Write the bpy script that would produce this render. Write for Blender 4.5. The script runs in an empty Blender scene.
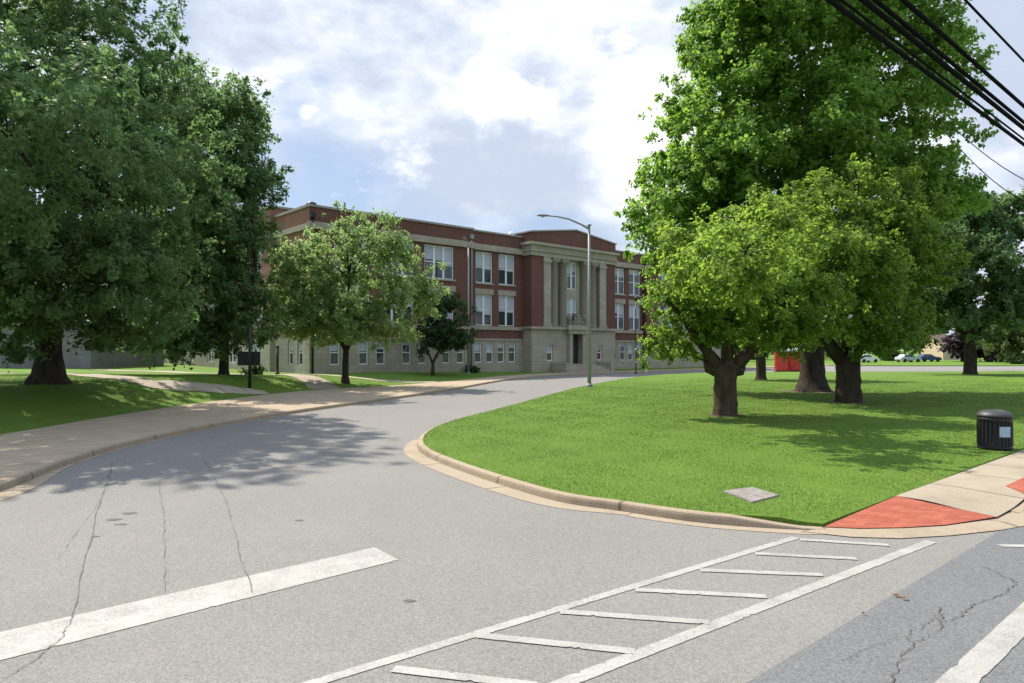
import bpy, bmesh, math, random
import numpy as np
from mathutils import Vector, Matrix
from mathutils.geometry import delaunay_2d_cdt

S = bpy.context.scene
C = S.collection
R = math.radians

# ------------------------------------------------------------------ camera
CAMH = 2.5
F = 700.0
HOR = 350.0
cd = bpy.data.cameras.new('camera')
cd.sensor_width = 36.0
cd.lens = F / 1024 * 36
cd.clip_end = 5000
cam = bpy.data.objects.new('camera', cd)
C.objects.link(cam)
cam.location = (0, 0, CAMH)
cam.rotation_euler = (R(90) + math.atan((HOR - 341.5) / F), 0, 0)
S.camera = cam

# ------------------------------------------------------------------ world, sun, exposure
SUN_AZ = math.atan2(-0.74, 0.67)      # towards the sun, measured from +Y to +X
SUN_EL = R(53)
W = bpy.data.worlds.new('World')
S.world = W
W.use_nodes = True
nt = W.node_tree
nt.nodes.clear()


def nd(tree, typ, **kw):
    n = tree.nodes.new(typ)
    for k, v in kw.items():
        setattr(n, k, v)
    return n


def setup_world():
    N = lambda t, **k: nd(nt, t, **k)
    L = nt.links.new
    out = N('ShaderNodeOutputWorld')
    bg = N('ShaderNodeBackground')
    bg.inputs['Strength'].default_value = 0.086
    sky = N('ShaderNodeTexSky', sky_type='NISHITA', sun_disc=False)
    sky.sun_elevation = SUN_EL
    sky.sun_rotation = SUN_AZ
    sky.air_density = 1.0
    sky.dust_density = 1.2
    tc = N('ShaderNodeTexCoord')
    sep = N('ShaderNodeSeparateXYZ')
    L(tc.outputs['Generated'], sep.inputs[0])

    def math_(op, a, b=None, clamp=False):
        m = N('ShaderNodeMath', operation=op, use_clamp=clamp)
        for i, v in enumerate((a, b)):
            if v is None:
                continue
            if isinstance(v, (int, float)):
                m.inputs[i].default_value = v
            else:
                L(v, m.inputs[i])
        return m.outputs[0]

    def smooth(v, a, b, lo=0.0, hi=1.0):
        m = N('ShaderNodeMapRange', interpolation_type='SMOOTHSTEP')
        L(v, m.inputs['Value'])
        m.inputs['From Min'].default_value = a
        m.inputs['From Max'].default_value = b
        m.inputs['To Min'].default_value = lo
        m.inputs['To Max'].default_value = hi
        return m.outputs[0]

    def bump(u, v, rad, raw=False):
        d = Vector(((u - 512) / F, 1, (HOR - v) / F)).normalized()
        vm = N('ShaderNodeVectorMath', operation='DISTANCE')
        L(tc.outputs['Generated'] if raw else wv, vm.inputs[0])
        vm.inputs[1].default_value = d
        return smooth(vm.outputs['Value'], 0.0, rad / F, 1.0, 0.0)

    # warp the direction a little so that the large cloud masses get ragged edges
    nz = N('ShaderNodeTexNoise')
    nz.inputs['Scale'].default_value = 9
    nz.inputs['Detail'].default_value = 5
    L(tc.outputs['Generated'], nz.inputs['Vector'])
    sub = N('ShaderNodeVectorMath', operation='SUBTRACT')
    L(nz.outputs['Color'], sub.inputs[0])
    sub.inputs[1].default_value = (.5, .5, .5)
    sc_ = N('ShaderNodeVectorMath', operation='SCALE')
    L(sub.outputs[0], sc_.inputs[0])
    sc_.inputs['Scale'].default_value = 0.16
    ad = N('ShaderNodeVectorMath', operation='ADD')
    L(tc.outputs['Generated'], ad.inputs[0])
    L(sc_.outputs[0], ad.inputs[1])
    wv = ad.outputs[0]
    # flattened cloud coordinates
    mp = N('ShaderNodeMapping')
    mp.inputs['Scale'].default_value = (1, 1, 1.9)
    L(tc.outputs['Generated'], mp.inputs['Vector'])
    n1 = N('ShaderNodeTexNoise')
    n1.inputs['Scale'].default_value = 3.4
    n1.inputs['Detail'].default_value = 9
    n1.inputs['Roughness'].default_value = 0.55
    n1.inputs['Distortion'].default_value = 0.3
    L(mp.outputs[0], n1.inputs['Vector'])
    n2 = N('ShaderNodeTexNoise')
    n2.inputs['Scale'].default_value = 7.5
    n2.inputs['Detail'].default_value = 8
    n2.inputs['Roughness'].default_value = 0.58
    L(mp.outputs[0], n2.inputs['Vector'])
    # coverage
    cov = n1.outputs['Fac']
    for (u, v, r_, a) in ((600, 60, 210, .20), (690, 150, 150, .22), (470, 20, 180, .15), (420, 165, 120, .12),
                          (250, 20, 160, .10), (1000, 120, 200, .2), (330, 190, 80, -.10), (580, 235, 90, -.16),
                          (300, 110, 60, -.05), (430, 225, 90, -.05)):
        cov = math_('ADD', cov, math_('MULTIPLY', bump(u, v, r_), a))
    mask = smooth(cov, 0.36, 0.66)
    # bright heads / grey bellies
    br = n2.outputs['Fac']
    for (u, v, r_, a) in ((485, 90, 40, .40), (535, 105, 38, .36), (640, 130, 120, .24), (560, 30, 110, .12), (270, 95, 42, .28), (400, 140, 50, .15),
                          (300, 108, 24, .3), (690, 200, 90, .22), (420, 168, 70, -.28), (500, 175, 90, -.13),
                          (560, 190, 70, -.1), (1000, 55, 110, -.22), (1010, 180, 70, .1), (330, 60, 100, .05), (530, 60, 40, -.12), (610, 60, 50, -.14)):
        br = math_('ADD', br, math_('MULTIPLY', bump(u, v, r_), a))
    brm = smooth(br, 0.35, 0.76)
    # crisp sunlit heads of cumulus
    n3 = N('ShaderNodeTexNoise')
    n3.inputs['Scale'].default_value = 15
    n3.inputs['Detail'].default_value = 9
    n3.inputs['Roughness'].default_value = 0.6
    L(mp.outputs[0], n3.inputs['Vector'])
    hd = math_('MULTIPLY', n3.outputs['Fac'], .8)
    for (u, v, r_, a) in ((472, 90, 34, .40), (500, 92, 40, .40), (535, 106, 36, .38), (262, 85, 30, .34), (306, 110, 26, .34), (390, 148, 70, .26), (640, 120, 100, .26), (690, 190, 80, .26), (600, 20, 130, .2)):
        hd = math_('ADD', hd, math_('MULTIPLY', bump(u, v, r_, True), a))
    head = smooth(hd, .52, .74)
    brm = math_('MAXIMUM', brm, head)
    mask = math_('MAXIMUM', mask, head)
    cr = N('ShaderNodeValToRGB')
    e = cr.color_ramp.elements
    e[0].position = 0.0
    e[0].color = (4.9, 5.6, 6.9, 1)
    e[1].position = 1.0
    e[1].color = (9.6, 9.7, 9.8, 1)
    m1 = cr.color_ramp.elements.new(0.45)
    m1.color = (6.8, 7.3, 8.2, 1)
    L(brm, cr.inputs[0])
    mix = N('ShaderNodeMix', data_type='RGBA')
    L(mask, mix.inputs[0])
    tint = N('ShaderNodeMix', data_type='RGBA', blend_type='MIX')
    tint.inputs[0].default_value = 0.45
    L(sky.outputs[0], tint.inputs[6])
    tint.inputs[7].default_value = (4.0, 5.1, 7.3, 1)
    L(tint.outputs[2], mix.inputs[6])
    L(cr.outputs[0], mix.inputs[7])
    # extra sky brightness added overhead, out of view, to lift the shade
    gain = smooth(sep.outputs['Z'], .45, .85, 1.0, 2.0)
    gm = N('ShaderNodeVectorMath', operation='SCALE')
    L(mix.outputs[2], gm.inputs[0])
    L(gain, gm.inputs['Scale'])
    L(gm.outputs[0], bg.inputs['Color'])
    L(bg.outputs[0], out.inputs['Surface'])


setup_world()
sl = bpy.data.lights.new('sun', 'SUN')
sl.energy = 5.0
sl.angle = R(0.5)
sl.color = (1.0, 0.93, 0.82)
sun = bpy.data.objects.new('sun', sl)
C.objects.link(sun)
sd = Vector((math.sin(SUN_AZ) * math.cos(SUN_EL), math.cos(SUN_AZ) * math.cos(SUN_EL), math.sin(SUN_EL)))
sun.rotation_euler = sd.to_track_quat('Z', 'Y').to_euler()
S.view_settings.view_transform = 'Standard'
S.view_settings.look = 'None'
S.view_settings.exposure = 0.56
S.view_settings.gamma = 1.0
S.cycles.max_bounces = 6
S.cycles.transparent_max_bounces = 4
S.cycles.use_denoising = True
S.render.film_transparent = False

# ------------------------------------------------------------------ helpers


def tag(o, label=None, cat=None, group=None, kind=None):
    if label:
        o['label'] = label
    if cat:
        o['category'] = cat
    if group:
        o['group'] = group
    if kind:
        o['kind'] = kind
    return o


def empty(name, loc, rz=0.0):
    o = bpy.data.objects.new(name, None)
    o.location = loc
    o.rotation_euler = (0, 0, rz)
    C.objects.link(o)
    return o


def obj(name, bm, mat, parent=None, smooth=False, loc=None):
    me = bpy.data.meshes.new(name)
    bm.normal_update()
    bm.to_mesh(me)
    bm.free()
    return link(name, me, mat, parent, smooth, loc)


def link(name, me, mat, parent=None, smooth=False, loc=None):
    if mat is not None:
        for m in (mat if isinstance(mat, (list, tuple)) else [mat]):
            me.materials.append(m)
    if smooth:
        me.polygons.foreach_set('use_smooth', [True] * len(me.polygons))
    o = bpy.data.objects.new(name, me)
    C.objects.link(o)
    if parent:
        o.parent = parent
    if loc:
        o.location = loc
    return o


def copy_tree(o, parent=None):
    c = o.copy()
    C.objects.link(c)
    if parent:
        c.parent = parent
    for ch in list(o.children):
        copy_tree(ch, c)
    return c


def box(bm, x0, x1, y0, y1, z0, z1, bevel=0.0, mi=0):
    vs = [bm.verts.new((x, y, z)) for x in (x0, x1) for y in (y0, y1) for z in (z0, z1)]
    fs = []
    for f in ((0, 1, 3, 2), (4, 6, 7, 5), (0, 4, 5, 1), (2, 3, 7, 6), (0, 2, 6, 4), (1, 5, 7, 3)):
        fc = bm.faces.new([vs[i] for i in f])
        fc.material_index = mi
        fs.append(fc)
    if bevel:
        es = list({e for f in fs for e in f.edges})
        bmesh.ops.bevel(bm, geom=es, offset=bevel, segments=2, affect='EDGES', profile=0.5)
    return vs


def tube(bm, pts, rad, n=8, cap=True, mi=0, wob=0.0, rng=None):
    pts = [Vector(p) for p in pts]
    rings = []
    up = Vector((0.13, 0.31, 0.94))
    prev = None
    for i, p in enumerate(pts):
        d = (pts[min(i + 1, len(pts) - 1)] - pts[max(i - 1, 0)]).normalized()
        if prev is None:
            a = d.cross(up if abs(d.dot(up)) < .97 else Vector((1, 0, 0))).normalized()
        else:
            a = (prev - d * prev.dot(d)).normalized()
        prev = a
        b = d.cross(a)
        r = rad[i] if isinstance(rad, (list, tuple)) else rad
        ring = []
        for k in range(n):
            t = 2 * math.pi * k / n
            rr = r * (1 + (rng.uniform(-wob, wob) if wob else 0))
            ring.append(bm.verts.new(p + (a * math.cos(t) + b * math.sin(t)) * rr))
        rings.append(ring)
    for i in range(len(rings) - 1):
        for k in range(n):
            f = bm.faces.new((rings[i][k], rings[i][(k + 1) % n], rings[i + 1][(k + 1) % n], rings[i + 1][k]))
            f.smooth = True
            f.material_index = mi
    if cap:
        for ring, rev in ((rings[0], True), (rings[-1], False)):
            f = bm.faces.new(ring[::-1] if rev else ring)
            f.material_index = mi


def lathe(bm, prof, n=24, c=(0, 0, 0), mi=0, smooth=True):
    rings = []
    for (r, z) in prof:
        rings.append([bm.verts.new((c[0] + r * math.cos(2 * math.pi * k / n), c[1] + r * math.sin(2 * math.pi * k / n), c[2] + z)) for k in range(n)])
    for i in range(len(rings) - 1):
        for k in range(n):
            f = bm.faces.new((rings[i][k], rings[i][(k + 1) % n], rings[i + 1][(k + 1) % n], rings[i + 1][k]))
            f.smooth = smooth
            f.material_index = mi
    for ring, rev in ((rings[0], True), (rings[-1], False)):
        f = bm.faces.new(ring[::-1] if rev else ring)
        f.material_index = mi


def mesh_np(name, verts, faces_n, idx, smooth=False):
    me = bpy.data.meshes.new(name)
    nv = len(verts)
    nf = len(idx) // faces_n
    me.vertices.add(nv)
    me.vertices.foreach_set('co', np.ascontiguousarray(verts, dtype=np.float32).ravel())
    me.loops.add(len(idx))
    me.loops.foreach_set('vertex_index', np.ascontiguousarray(idx, dtype=np.int32))
    me.polygons.add(nf)
    me.polygons.foreach_set('loop_start', np.arange(0, nf * faces_n, faces_n, dtype=np.int32))
    me.polygons.foreach_set('loop_total', np.full(nf, faces_n, dtype=np.int32))
    me.update(calc_edges=True)
    return me


# ------------------------------------------------------------------ materials


class Mat:
    def __init__(s, name, rough=0.8, spec=0.3):
        s.m = bpy.data.materials.new(name)
        s.m.use_nodes = True
        s.t = s.m.node_tree
        s.p = s.t.nodes['Principled BSDF']
        s.p.inputs['Roughness'].default_value = rough
        s.p.inputs['Specular IOR Level'].default_value = spec
        s.o = s.t.nodes['Material Output']
        s._c = None

    def n(s, typ, **k):
        return nd(s.t, typ, **k)

    def l(s, a, b):
        s.t.links.new(a, b)

    def coord(s, kind='Object'):
        if s._c is None:
            s._c = s.n('ShaderNodeTexCoord')
        return s._c.outputs[kind]

    def noise(s, scale, detail=4, rough=0.55, co=None, stretch=None, dist=0):
        x = s.n('ShaderNodeTexNoise')
        x.inputs['Scale'].default_value = scale
        x.inputs['Detail'].default_value = detail
        x.inputs['Roughness'].default_value = rough
        x.inputs['Distortion'].default_value = dist
        co = co or s.coord()
        mp = s.n('ShaderNodeMapping')
        mp.inputs['Location'].default_value = (3.137, 7.713, .4337)
        if stretch:
            mp.inputs['Scale'].default_value = stretch
        s.l(co, mp.inputs[0])
        co = mp.outputs[0]
        s.l(co, x.inputs['Vector'])
        return x.outputs['Fac']

    def ramp(s, fac, stops):
        r = s.n('ShaderNodeValToRGB')
        e = r.color_ramp.elements
        while len(e) < len(stops):
            e.new(0.5)
        for k, (p, c) in enumerate(stops):
            e[k].position = p
            e[k].color = (*c, 1) if len(c) == 3 else c
        s.l(fac, r.inputs[0])
        return r.outputs[0]

    def mix(s, fac, a, b, mode='MIX'):
        x = s.n('ShaderNodeMix', data_type='RGBA', blend_type=mode)
        for k, v in ((0, fac), (6, a), (7, b)):
            if isinstance(v, (int, float)):
                x.inputs[k].default_value = v
            elif isinstance(v, (tuple, list)):
                x.inputs[k].default_value = (*v, 1) if len(v) == 3 else v
            else:
                s.l(v, x.inputs[k])
        return x.outputs[2]

    def rng(s, fac, a, b, lo=0, hi=1):
        x = s.n('ShaderNodeMapRange')
        s.l(fac, x.inputs[0])
        for k, v in zip((1, 2, 3, 4), (a, b, lo, hi)):
            x.inputs[k].default_value = v
        return x.outputs[0]

    def col(s, c):
        if isinstance(c, (tuple, list)):
            s.p.inputs['Base Color'].default_value = (*c, 1)
        else:
            s.l(c, s.p.inputs['Base Color'])
        return s

    def bump(s, h, strength=0.4, dist=0.02):
        b = s.n('ShaderNodeBump')
        b.inputs['Strength'].default_value = strength
        b.inputs['Distance'].default_value = dist
        s.l(h, b.inputs['Height'])
        s.l(b.outputs[0], s.p.inputs['Normal'])
        return s


def plain(name, c, rough=0.6, var=0.15, scale=3.0, metal=0.0, spec=0.4):
    m = Mat(name, rough, spec)
    f = m.noise(scale, 5)
    m.col(m.ramp(f, [(0.3, tuple(x * (1 - var) for x in c)), (0.7, tuple(min(1, x * (1 + var)) for x in c))]))
    m.p.inputs['Metallic'].default_value = metal
    return m.m


def asphalt(name, base, tint_patch, speck=0.35):
    m = Mat(name, 0.9, 0.25)
    big = m.noise(0.22, 5, 0.6)
    mid = m.noise(1.7, 6, 0.65)
    lane = m.noise(.8, 5, .6, stretch=(1.0, .12, 1))
    fine = m.noise(38, 3, 0.75)
    fine2 = m.noise(95, 2, 0.7)
    c = m.ramp(big, [(0.3, tuple(x * 0.9 for x in base)), (0.7, tint_patch)])
    c = m.mix(m.rng(mid, .35, .75, 0, .32), c, tuple(x * 0.70 for x in base))
    c = m.mix(m.rng(lane, .45, .7, 0, .30), c, tuple(x * 0.72 for x in base))
    c = m.mix(speck, c, m.ramp(fine, [(0.40, tuple(x * 0.30 for x in base)), (0.5, base), (0.60, tuple(min(1, x * 1.8) for x in base))]))
    c = m.mix(speck, c, m.ramp(fine2, [(0.40, tuple(x * 0.35 for x in base)), (0.5, base), (0.60, tuple(min(1, x * 1.75) for x in base))]))
    # a few oil spots
    vo = m.n('ShaderNodeTexVoronoi')
    vo.inputs['Scale'].default_value = 0.5
    mpw = m.n('ShaderNodeMix', data_type='VECTOR')
    m.l(m.coord(), vo.inputs['Vector'])
    spot = m.rng(vo.outputs['Distance'], 0.05, 0.11, 1, 0)
    spot2 = m.n('ShaderNodeMath', operation='MULTIPLY', use_clamp=True)
    m.l(spot, spot2.inputs[0])
    m.l(m.rng(m.noise(5, 4), .5, .62, 0, .5), spot2.inputs[1])
    c = m.mix(spot2.outputs[0], c, tuple(x * .3 for x in base))
    m.col(c)
    m.bump(fine, 0.2, 0.008)
    return m.m


M = {}
M['driveway'] = asphalt('driveway_asphalt', (0.188, 0.179, 0.163), (0.215, 0.205, 0.187), .33)
M['road'] = asphalt('road_asphalt', (0.135, 0.136, 0.136), (0.150, 0.151, 0.150), .36)
M['lot'] = asphalt('lot_asphalt', (0.20, 0.19, 0.18), (0.22, 0.21, 0.20), 0.2)


def concrete(name, base, joint=1.5, dirt=(.14, .11, .075), amt=.5):
    m = Mat(name, 0.9, 0.2)
    big = m.noise(0.5, 6, 0.65)
    fine = m.noise(30, 4, 0.7)
    c = m.ramp(big, [(0.3, tuple(x * 0.86 for x in base)), (0.7, tuple(min(1, x * 1.08) for x in base))])
    c = m.mix(.3, c, m.ramp(fine, [(0.35, tuple(x * 0.6 for x in base)), (0.65, tuple(min(1, x * 1.3) for x in base))]))
    d = m.noise(1.4, 7, .7)
    c = m.mix(m.rng(d, .5, .75, 0, amt), c, dirt)
    if joint:
        uv = m.n('ShaderNodeUVMap')
        sx = m.n('ShaderNodeSeparateXYZ')
        m.l(uv.outputs[0], sx.inputs[0])
        w = m.n('ShaderNodeMath', operation='PINGPONG')
        m.l(sx.outputs[0], w.inputs[0])
        w.inputs[1].default_value = joint / 2
        c = m.mix(m.rng(w.outputs[0], 0.0, 0.045, .8, 0), c, (.06, .05, .04))
    m.col(c)
    m.bump(fine, .2, .01)
    return m.m


M['sidewalk'] = concrete('sidewalk_concrete', (.37, .295, .205), 1.6)
M['walk_right'] = concrete('pale_sidewalk_concrete', (.325, .275, .205), 1.6, amt=.45)
M['path'] = concrete('path_concrete', (.36, .31, .235), 1.5)
M['kerb'] = concrete('kerb_concrete', (.33, .265, .185), 3.0)
M['gutter'] = concrete('gutter_concrete', (.32, .262, .19), 3.0)


def paint(name, under):
    m = Mat(name, 0.7, 0.3)
    a = m.noise(2.3, 7, .7)
    b = m.noise(45, 3, .7)
    s_ = m.n('ShaderNodeMath', operation='ADD')
    m.l(m.rng(a, .3, .8, 0, .6), s_.inputs[0])
    m.l(m.rng(b, .3, .75, 0, .6), s_.inputs[1])
    wear = m.rng(s_.outputs[0], .38, .78, 0.05, .85)
    m.col(m.mix(wear, (.365, .353, .322), under))
    m.bump(b, .2, .005)
    return m.m


M['paint'] = paint('worn_white_paint', (.20, .19, .17))
M['crack'] = plain('crack_tar', (.085, .075, .065), .9)


M['stain'] = asphalt('stained_asphalt', (.105, .098, .088), (.125, .117, .105), .3)
M['crack_faint'] = plain('worn_crack_tar', (.115, .107, .096), .9)


def brick(name, c1, c2, mortar, sc=1.0, uvmap=True, hb=.075, wb=.21, weather=.35):
    m = Mat(name, 0.88, 0.2)
    b = m.n('ShaderNodeTexBrick')
    b.inputs['Scale'].default_value = sc
    b.inputs['Brick Width'].default_value = wb
    b.inputs['Row Height'].default_value = hb
    b.inputs['Mortar Size'].default_value = .008
    b.inputs['Color1'].default_value = (*c1, 1)
    b.inputs['Color2'].default_value = (*c2, 1)
    b.inputs['Mortar'].default_value = (*mortar, 1)
    if uvmap:
        uv = m.n('ShaderNodeUVMap')
        m.l(uv.outputs[0], b.inputs['Vector'])
    else:
        m.l(m.coord(), b.inputs['Vector'])
    c = b.outputs['Color']
    d = m.noise(.35, 6, .65)
    c = m.mix(m.rng(d, .4, .75, 0, weather), c, tuple(x * .5 for x in c1))
    s_ = m.noise(1.6, 5, .7, stretch=(1, 1, .12))
    c = m.mix(m.rng(s_, .5, .8, 0, weather), c, tuple(x * .45 for x in c2))
    m.col(c)
    m.bump(b.outputs['Fac'], .3, -.01)
    return m.m


M['brick'] = brick('red_brick', (.178, .068, .051), (.138, .052, .041), (.17, .13, .11))
M['brick_side'] = brick('sunlit_red_brick', (.30, .135, .095), (.23, .10, .07), (.28, .22, .17))  # same brick as the front, sunlight on the flank painted in as a paler tone
M['paver'] = brick('red_paver', (.39, .115, .068), (.30, .075, .046), (.20, .075, .05), uvmap=False, hb=.1, wb=.2, weather=.25)


def stone(name, base, bw=.9, bh=.42):
    m = Mat(name, 0.85, 0.2)
    uv = m.n('ShaderNodeUVMap')
    b = m.n('ShaderNodeTexBrick')
    b.inputs['Scale'].default_value = 1
    b.inputs['Brick Width'].default_value = bw
    b.inputs['Row Height'].default_value = bh
    b.inputs['Mortar Size'].default_value = .012
    b.inputs['Color1'].default_value = (*base, 1)
    b.inputs['Color2'].default_value = (*[x * .86 for x in base], 1)
    b.inputs['Mortar'].default_value = (*[x * .55 for x in base], 1)
    m.l(uv.outputs[0], b.inputs['Vector'])
    c = b.outputs['Color']
    d = m.noise(.5, 6, .7)
    c = m.mix(m.rng(d, .42, .75, 0, .5), c, tuple(x * .55 for x in base))
    s_ = m.noise(2.0, 5, .7, stretch=(1, 1, .1))
    c = m.mix(m.rng(s_, .5, .8, 0, .5), c, tuple(x * .42 for x in base))
    m.col(c)
    m.bump(d, .2, .02)
    return m.m


M['stone'] = stone('limestone', (.42, .38, .30))
M['white_frame'] = plain('white_window_paint', (.74, .75, .74), .5, .05)
M['blind'] = plain('white_blind', (.42, .47, .54), .6, .06)
M['coping'] = plain('metal_coping', (.30, .28, .25), .6, .2)
M['dark_door'] = plain('dark_door_paint', (.035, .032, .028), .4)
M['roofing'] = plain('roof_membrane', (.2, .2, .2), .9)
M['steel'] = plain('galvanised_steel', (.30, .31, .30), .55, .12, 6, .1)
M['lamp_head'] = plain('lamp_head_grey', (.22, .22, .22), .5)
M['lens'] = plain('lamp_lens', (.5, .5, .48), .2)
M['black'] = plain('black_paint', (.02, .02, .02), .45)
M['bin_black'] = plain('bin_black_plastic', (.014, .013, .015), .5)
M['bin_lid'] = plain('bin_lid_grey', (.045, .045, .044), .5)
M['sticker'] = plain('pale_blue_sticker', (.34, .44, .54), .5, .2, 30)
M['red_plastic'] = plain('red_plastic', (.55, .05, .035), .5)
M['white_plastic'] = plain('white_plastic', (.7, .7, .68), .5)
M['cable'] = plain('black_cable', (.008, .008, .009), .9, spec=.05)
M['wood_pole'] = plain('pole_wood', (.12, .09, .06), .9, .3)
M['grey_wall'] = plain('grey_render', (.19, .19, .19), .9, .2, .8)
M['house_wall'] = plain('tan_siding', (.55, .43, .30), .8)
M['house_roof'] = plain('brown_shingle', (.12, .085, .06), .9, .3, 2)
M['car_blue'] = plain('dark_blue_car_paint', (.02, .04, .11), .3, .05)
M['car_white'] = plain('white_car_paint', (.72, .72, .72), .3, .03)
M['car_silver'] = plain('silver_car_paint', (.4, .43, .46), .3, .03)
M['tyre'] = plain('tyre_rubber', (.018, .018, .018), .9)
M['leafdry'] = plain('dry_leaf', (.45, .24, .07), .8)
mg = Mat('window_glass', 0.06, 0.8)
mg.col((.03, .04, .055))
M['glass'] = mg.m


def foliage(name, dark, light, trans=.45, tcol=None, yellow=0.0):
    m = Mat(name, .55, .3)
    g = m.n('ShaderNodeNewGeometry')
    c = m.ramp(g.outputs['Random Per Island'], [(0.0, dark), (.55, tuple((a + b) / 2 for a, b in zip(dark, light))), (1.0, light)])
    cl = m.noise(.55, 3, .6)
    c = m.mix(m.rng(cl, .35, .7, 0, .45), c, tuple(x * .72 for x in dark))
    m.col(c)
    tr = m.n('ShaderNodeBsdfTranslucent')
    tcol = tcol or tuple(min(1, x * 2.0) for x in light)
    m.l(m.mix(.5, c, tcol), tr.inputs[0])
    mx = m.n('ShaderNodeMixShader')
    mx.inputs[0].default_value = trans
    m.l(m.p.outputs[0], mx.inputs[1])
    m.l(tr.outputs[0], mx.inputs[2])
    m.l(mx.outputs[0], m.o.inputs['Surface'])
    return m.m


M['oak'] = foliage('oak_leaves', (.078, .145, .056), (.160, .260, .090), .52, (.31, .50, .15))
M['dark_leaf'] = foliage('dark_leaves', (.070, .132, .052), (.145, .238, .082), .52, (.28, .46, .13))
M['locust'] = foliage('locust_leaves', (.155, .25, .085), (.27, .39, .14), .6, (.52, .70, .24))
M['maple'] = foliage('maple_leaves', (.088, .190, .030), (.185, .335, .050), .6, (.44, .70, .09))
M['cherry'] = foliage('cherry_leaves', (.102, .188, .027), (.205, .322, .047), .6, (.45, .66, .085))
M['shrub'] = foliage('small_tree_leaves', (.028, .07, .022), (.065, .13, .034), .4, (.14, .26, .06))
M['plum'] = foliage('plum_leaves', (.03, .022, .026), (.07, .045, .05), .3)
M['far'] = foliage('far_leaves', (.06, .105, .026), (.13, .20, .048), .45)


def bark(name, c):
    m = Mat(name, .95, .1)
    f = m.noise(5, 8, .7, stretch=(1, 1, .22))
    f2 = m.noise(1.2, 5, .6)
    k = m.ramp(f, [(.3, tuple(x * .4 for x in c)), (.52, c), (.72, tuple(x * 1.6 for x in c))])
    k = m.mix(m.rng(f2, .45, .75, 0, .5), k, tuple(x * .55 for x in c))
    m.col(k)
    m.bump(f, 1.0, .10)
    return m.m


M['bark'] = bark('bark', (.092, .070, .050))
M['bark_dark'] = bark('dark_bark', (.06, .048, .038))


def grass_mat(name, a, b, fine=True):
    m = Mat(name, .85, .15)
    big = m.noise(.16, 4, .6)
    mid = m.noise(1.1, 6, .65)
    c = m.ramp(big, [(.3, a), (.7, b)])
    c = m.mix(m.rng(mid, .4, .72, 0, .55), c, tuple(x * .6 for x in a))
    pale = m.noise(.7, 5, .7, stretch=(1, 1.7, 1))
    c = m.mix(m.rng(pale, .5, .75, 0, .45), c, (.20, .235, .055))
    if fine:
        f = m.noise(28, 4, .75)
        c = m.mix(.5, c, m.ramp(f, [(.3, tuple(x * .35 for x in a)), (.5, a), (.7, tuple(x * 1.5 for x in b))]))
        m.bump(f, .7, .05)
    m.col(c)
    return m.m


M['lawn'] = grass_mat('lawn_grass', (.098, .176, .022), (.132, .224, .029))
M['ground'] = grass_mat('ground_grass', (.09, .17, .02), (.12, .21, .03), False)


def blade_mat():
    m = Mat('grass_blade', .6, .25)
    g = m.n('ShaderNodeNewGeometry')
    c = m.ramp(g.outputs['Random Per Island'], [(0, (.072, .140, .019)), (.6, (.120, .210, .029)), (1, (.185, .272, .05))])
    big = m.noise(.5, 5, .65)
    c = m.mix(m.rng(big, .42, .72, 0, .6), c, (.21, .25, .06))
    dk = m.noise(.9, 5, .65)
    c = m.mix(m.rng(dk, .5, .72, 0, .5), c, (.06, .13, .018))
    m.col(c)
    tr = m.n('ShaderNodeBsdfTranslucent')
    m.l(c, tr.inputs[0])
    mx = m.n('ShaderNodeMixShader')
    mx.inputs[0].default_value = .2
    m.l(m.p.outputs[0], mx.inputs[1])
    m.l(tr.outputs[0], mx.inputs[2])
    m.l(mx.outputs[0], m.o.inputs['Surface'])
    return m.m


M['blade'] = blade_mat()

# ------------------------------------------------------------------ ground geometry
TH = R(48.4)
DX, DY = math.sin(TH), math.cos(TH)      # along the main road and the school front
NX, NY = DY, -DX                          # to the right of it, away from the school


def gp(u, v, z=0.0):
    d = (CAMH - z) * F / (v - HOR)
    return Vector(((u - 512) * d / F, d, z))


def at(u, v, d):
    return Vector(((u - 512) * d / F, d, CAMH - (v - HOR) * d / F))


def rd(s, p, z=0.0):
    return Vector((DX * s + NX * p, DY * s + NY * p, z))


def catmull(P, n=6):
    P = [Vector((p[0], p[1])) for p in P]
    out = []
    for i in range(len(P) - 1):
        p0, p1, p2, p3 = P[max(i - 1, 0)], P[i], P[i + 1], P[min(i + 2, len(P) - 1)]
        for k in range(n):
            t = k / n
            out.append(0.5 * ((2 * p1) + (p2 - p0) * t + (2 * p0 - 5 * p1 + 4 * p2 - p3) * t * t + (3 * p1 - p0 - 3 * p2 + p3) * t ** 3))
    out.append(P[-1])
    return out


def offset(P, d):
    out = []
    for i, p in enumerate(P):
        t = (P[min(i + 1, len(P) - 1)] - P[max(i - 1, 0)]).normalized()
        out.append(p + Vector((-t.y, t.x)) * d)       # positive d: to the left of travel
    return out


# road-side foot of the left kerb, from the main road towards the school
left_kerb = catmull([(-22, -16), (-16, -7), (-12, 0), (-10, 5), (-9.1, 9.2), (-9.0, 12.2), (-9.6, 15), (-9.95, 18.2), (-9.55, 23.1), (-8.2, 28.7), (-5.9, 35.7),
                     (-3.9, 42.5), (-0.6, 56.5), (2.6, 65), (6.2, 70.5), (11.5, 75.8), (25, 87.6), (52, 111.4)], 6)
# lawn edge behind the left sidewalk
left_edge = catmull([(-40, -22), (-26, -3), (-18, 10), (-14.6, 18.5), (-14.4, 24.4), (-13.9, 32), (-12.1, 40.8), (-8.1, 46.6), (-4.6, 54), (-1.6, 62.5), (1.6, 69), (5.0, 73.2),
                     (10.2, 77.8), (23.3, 89.4), (50.3, 113.2)], 6)
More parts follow.
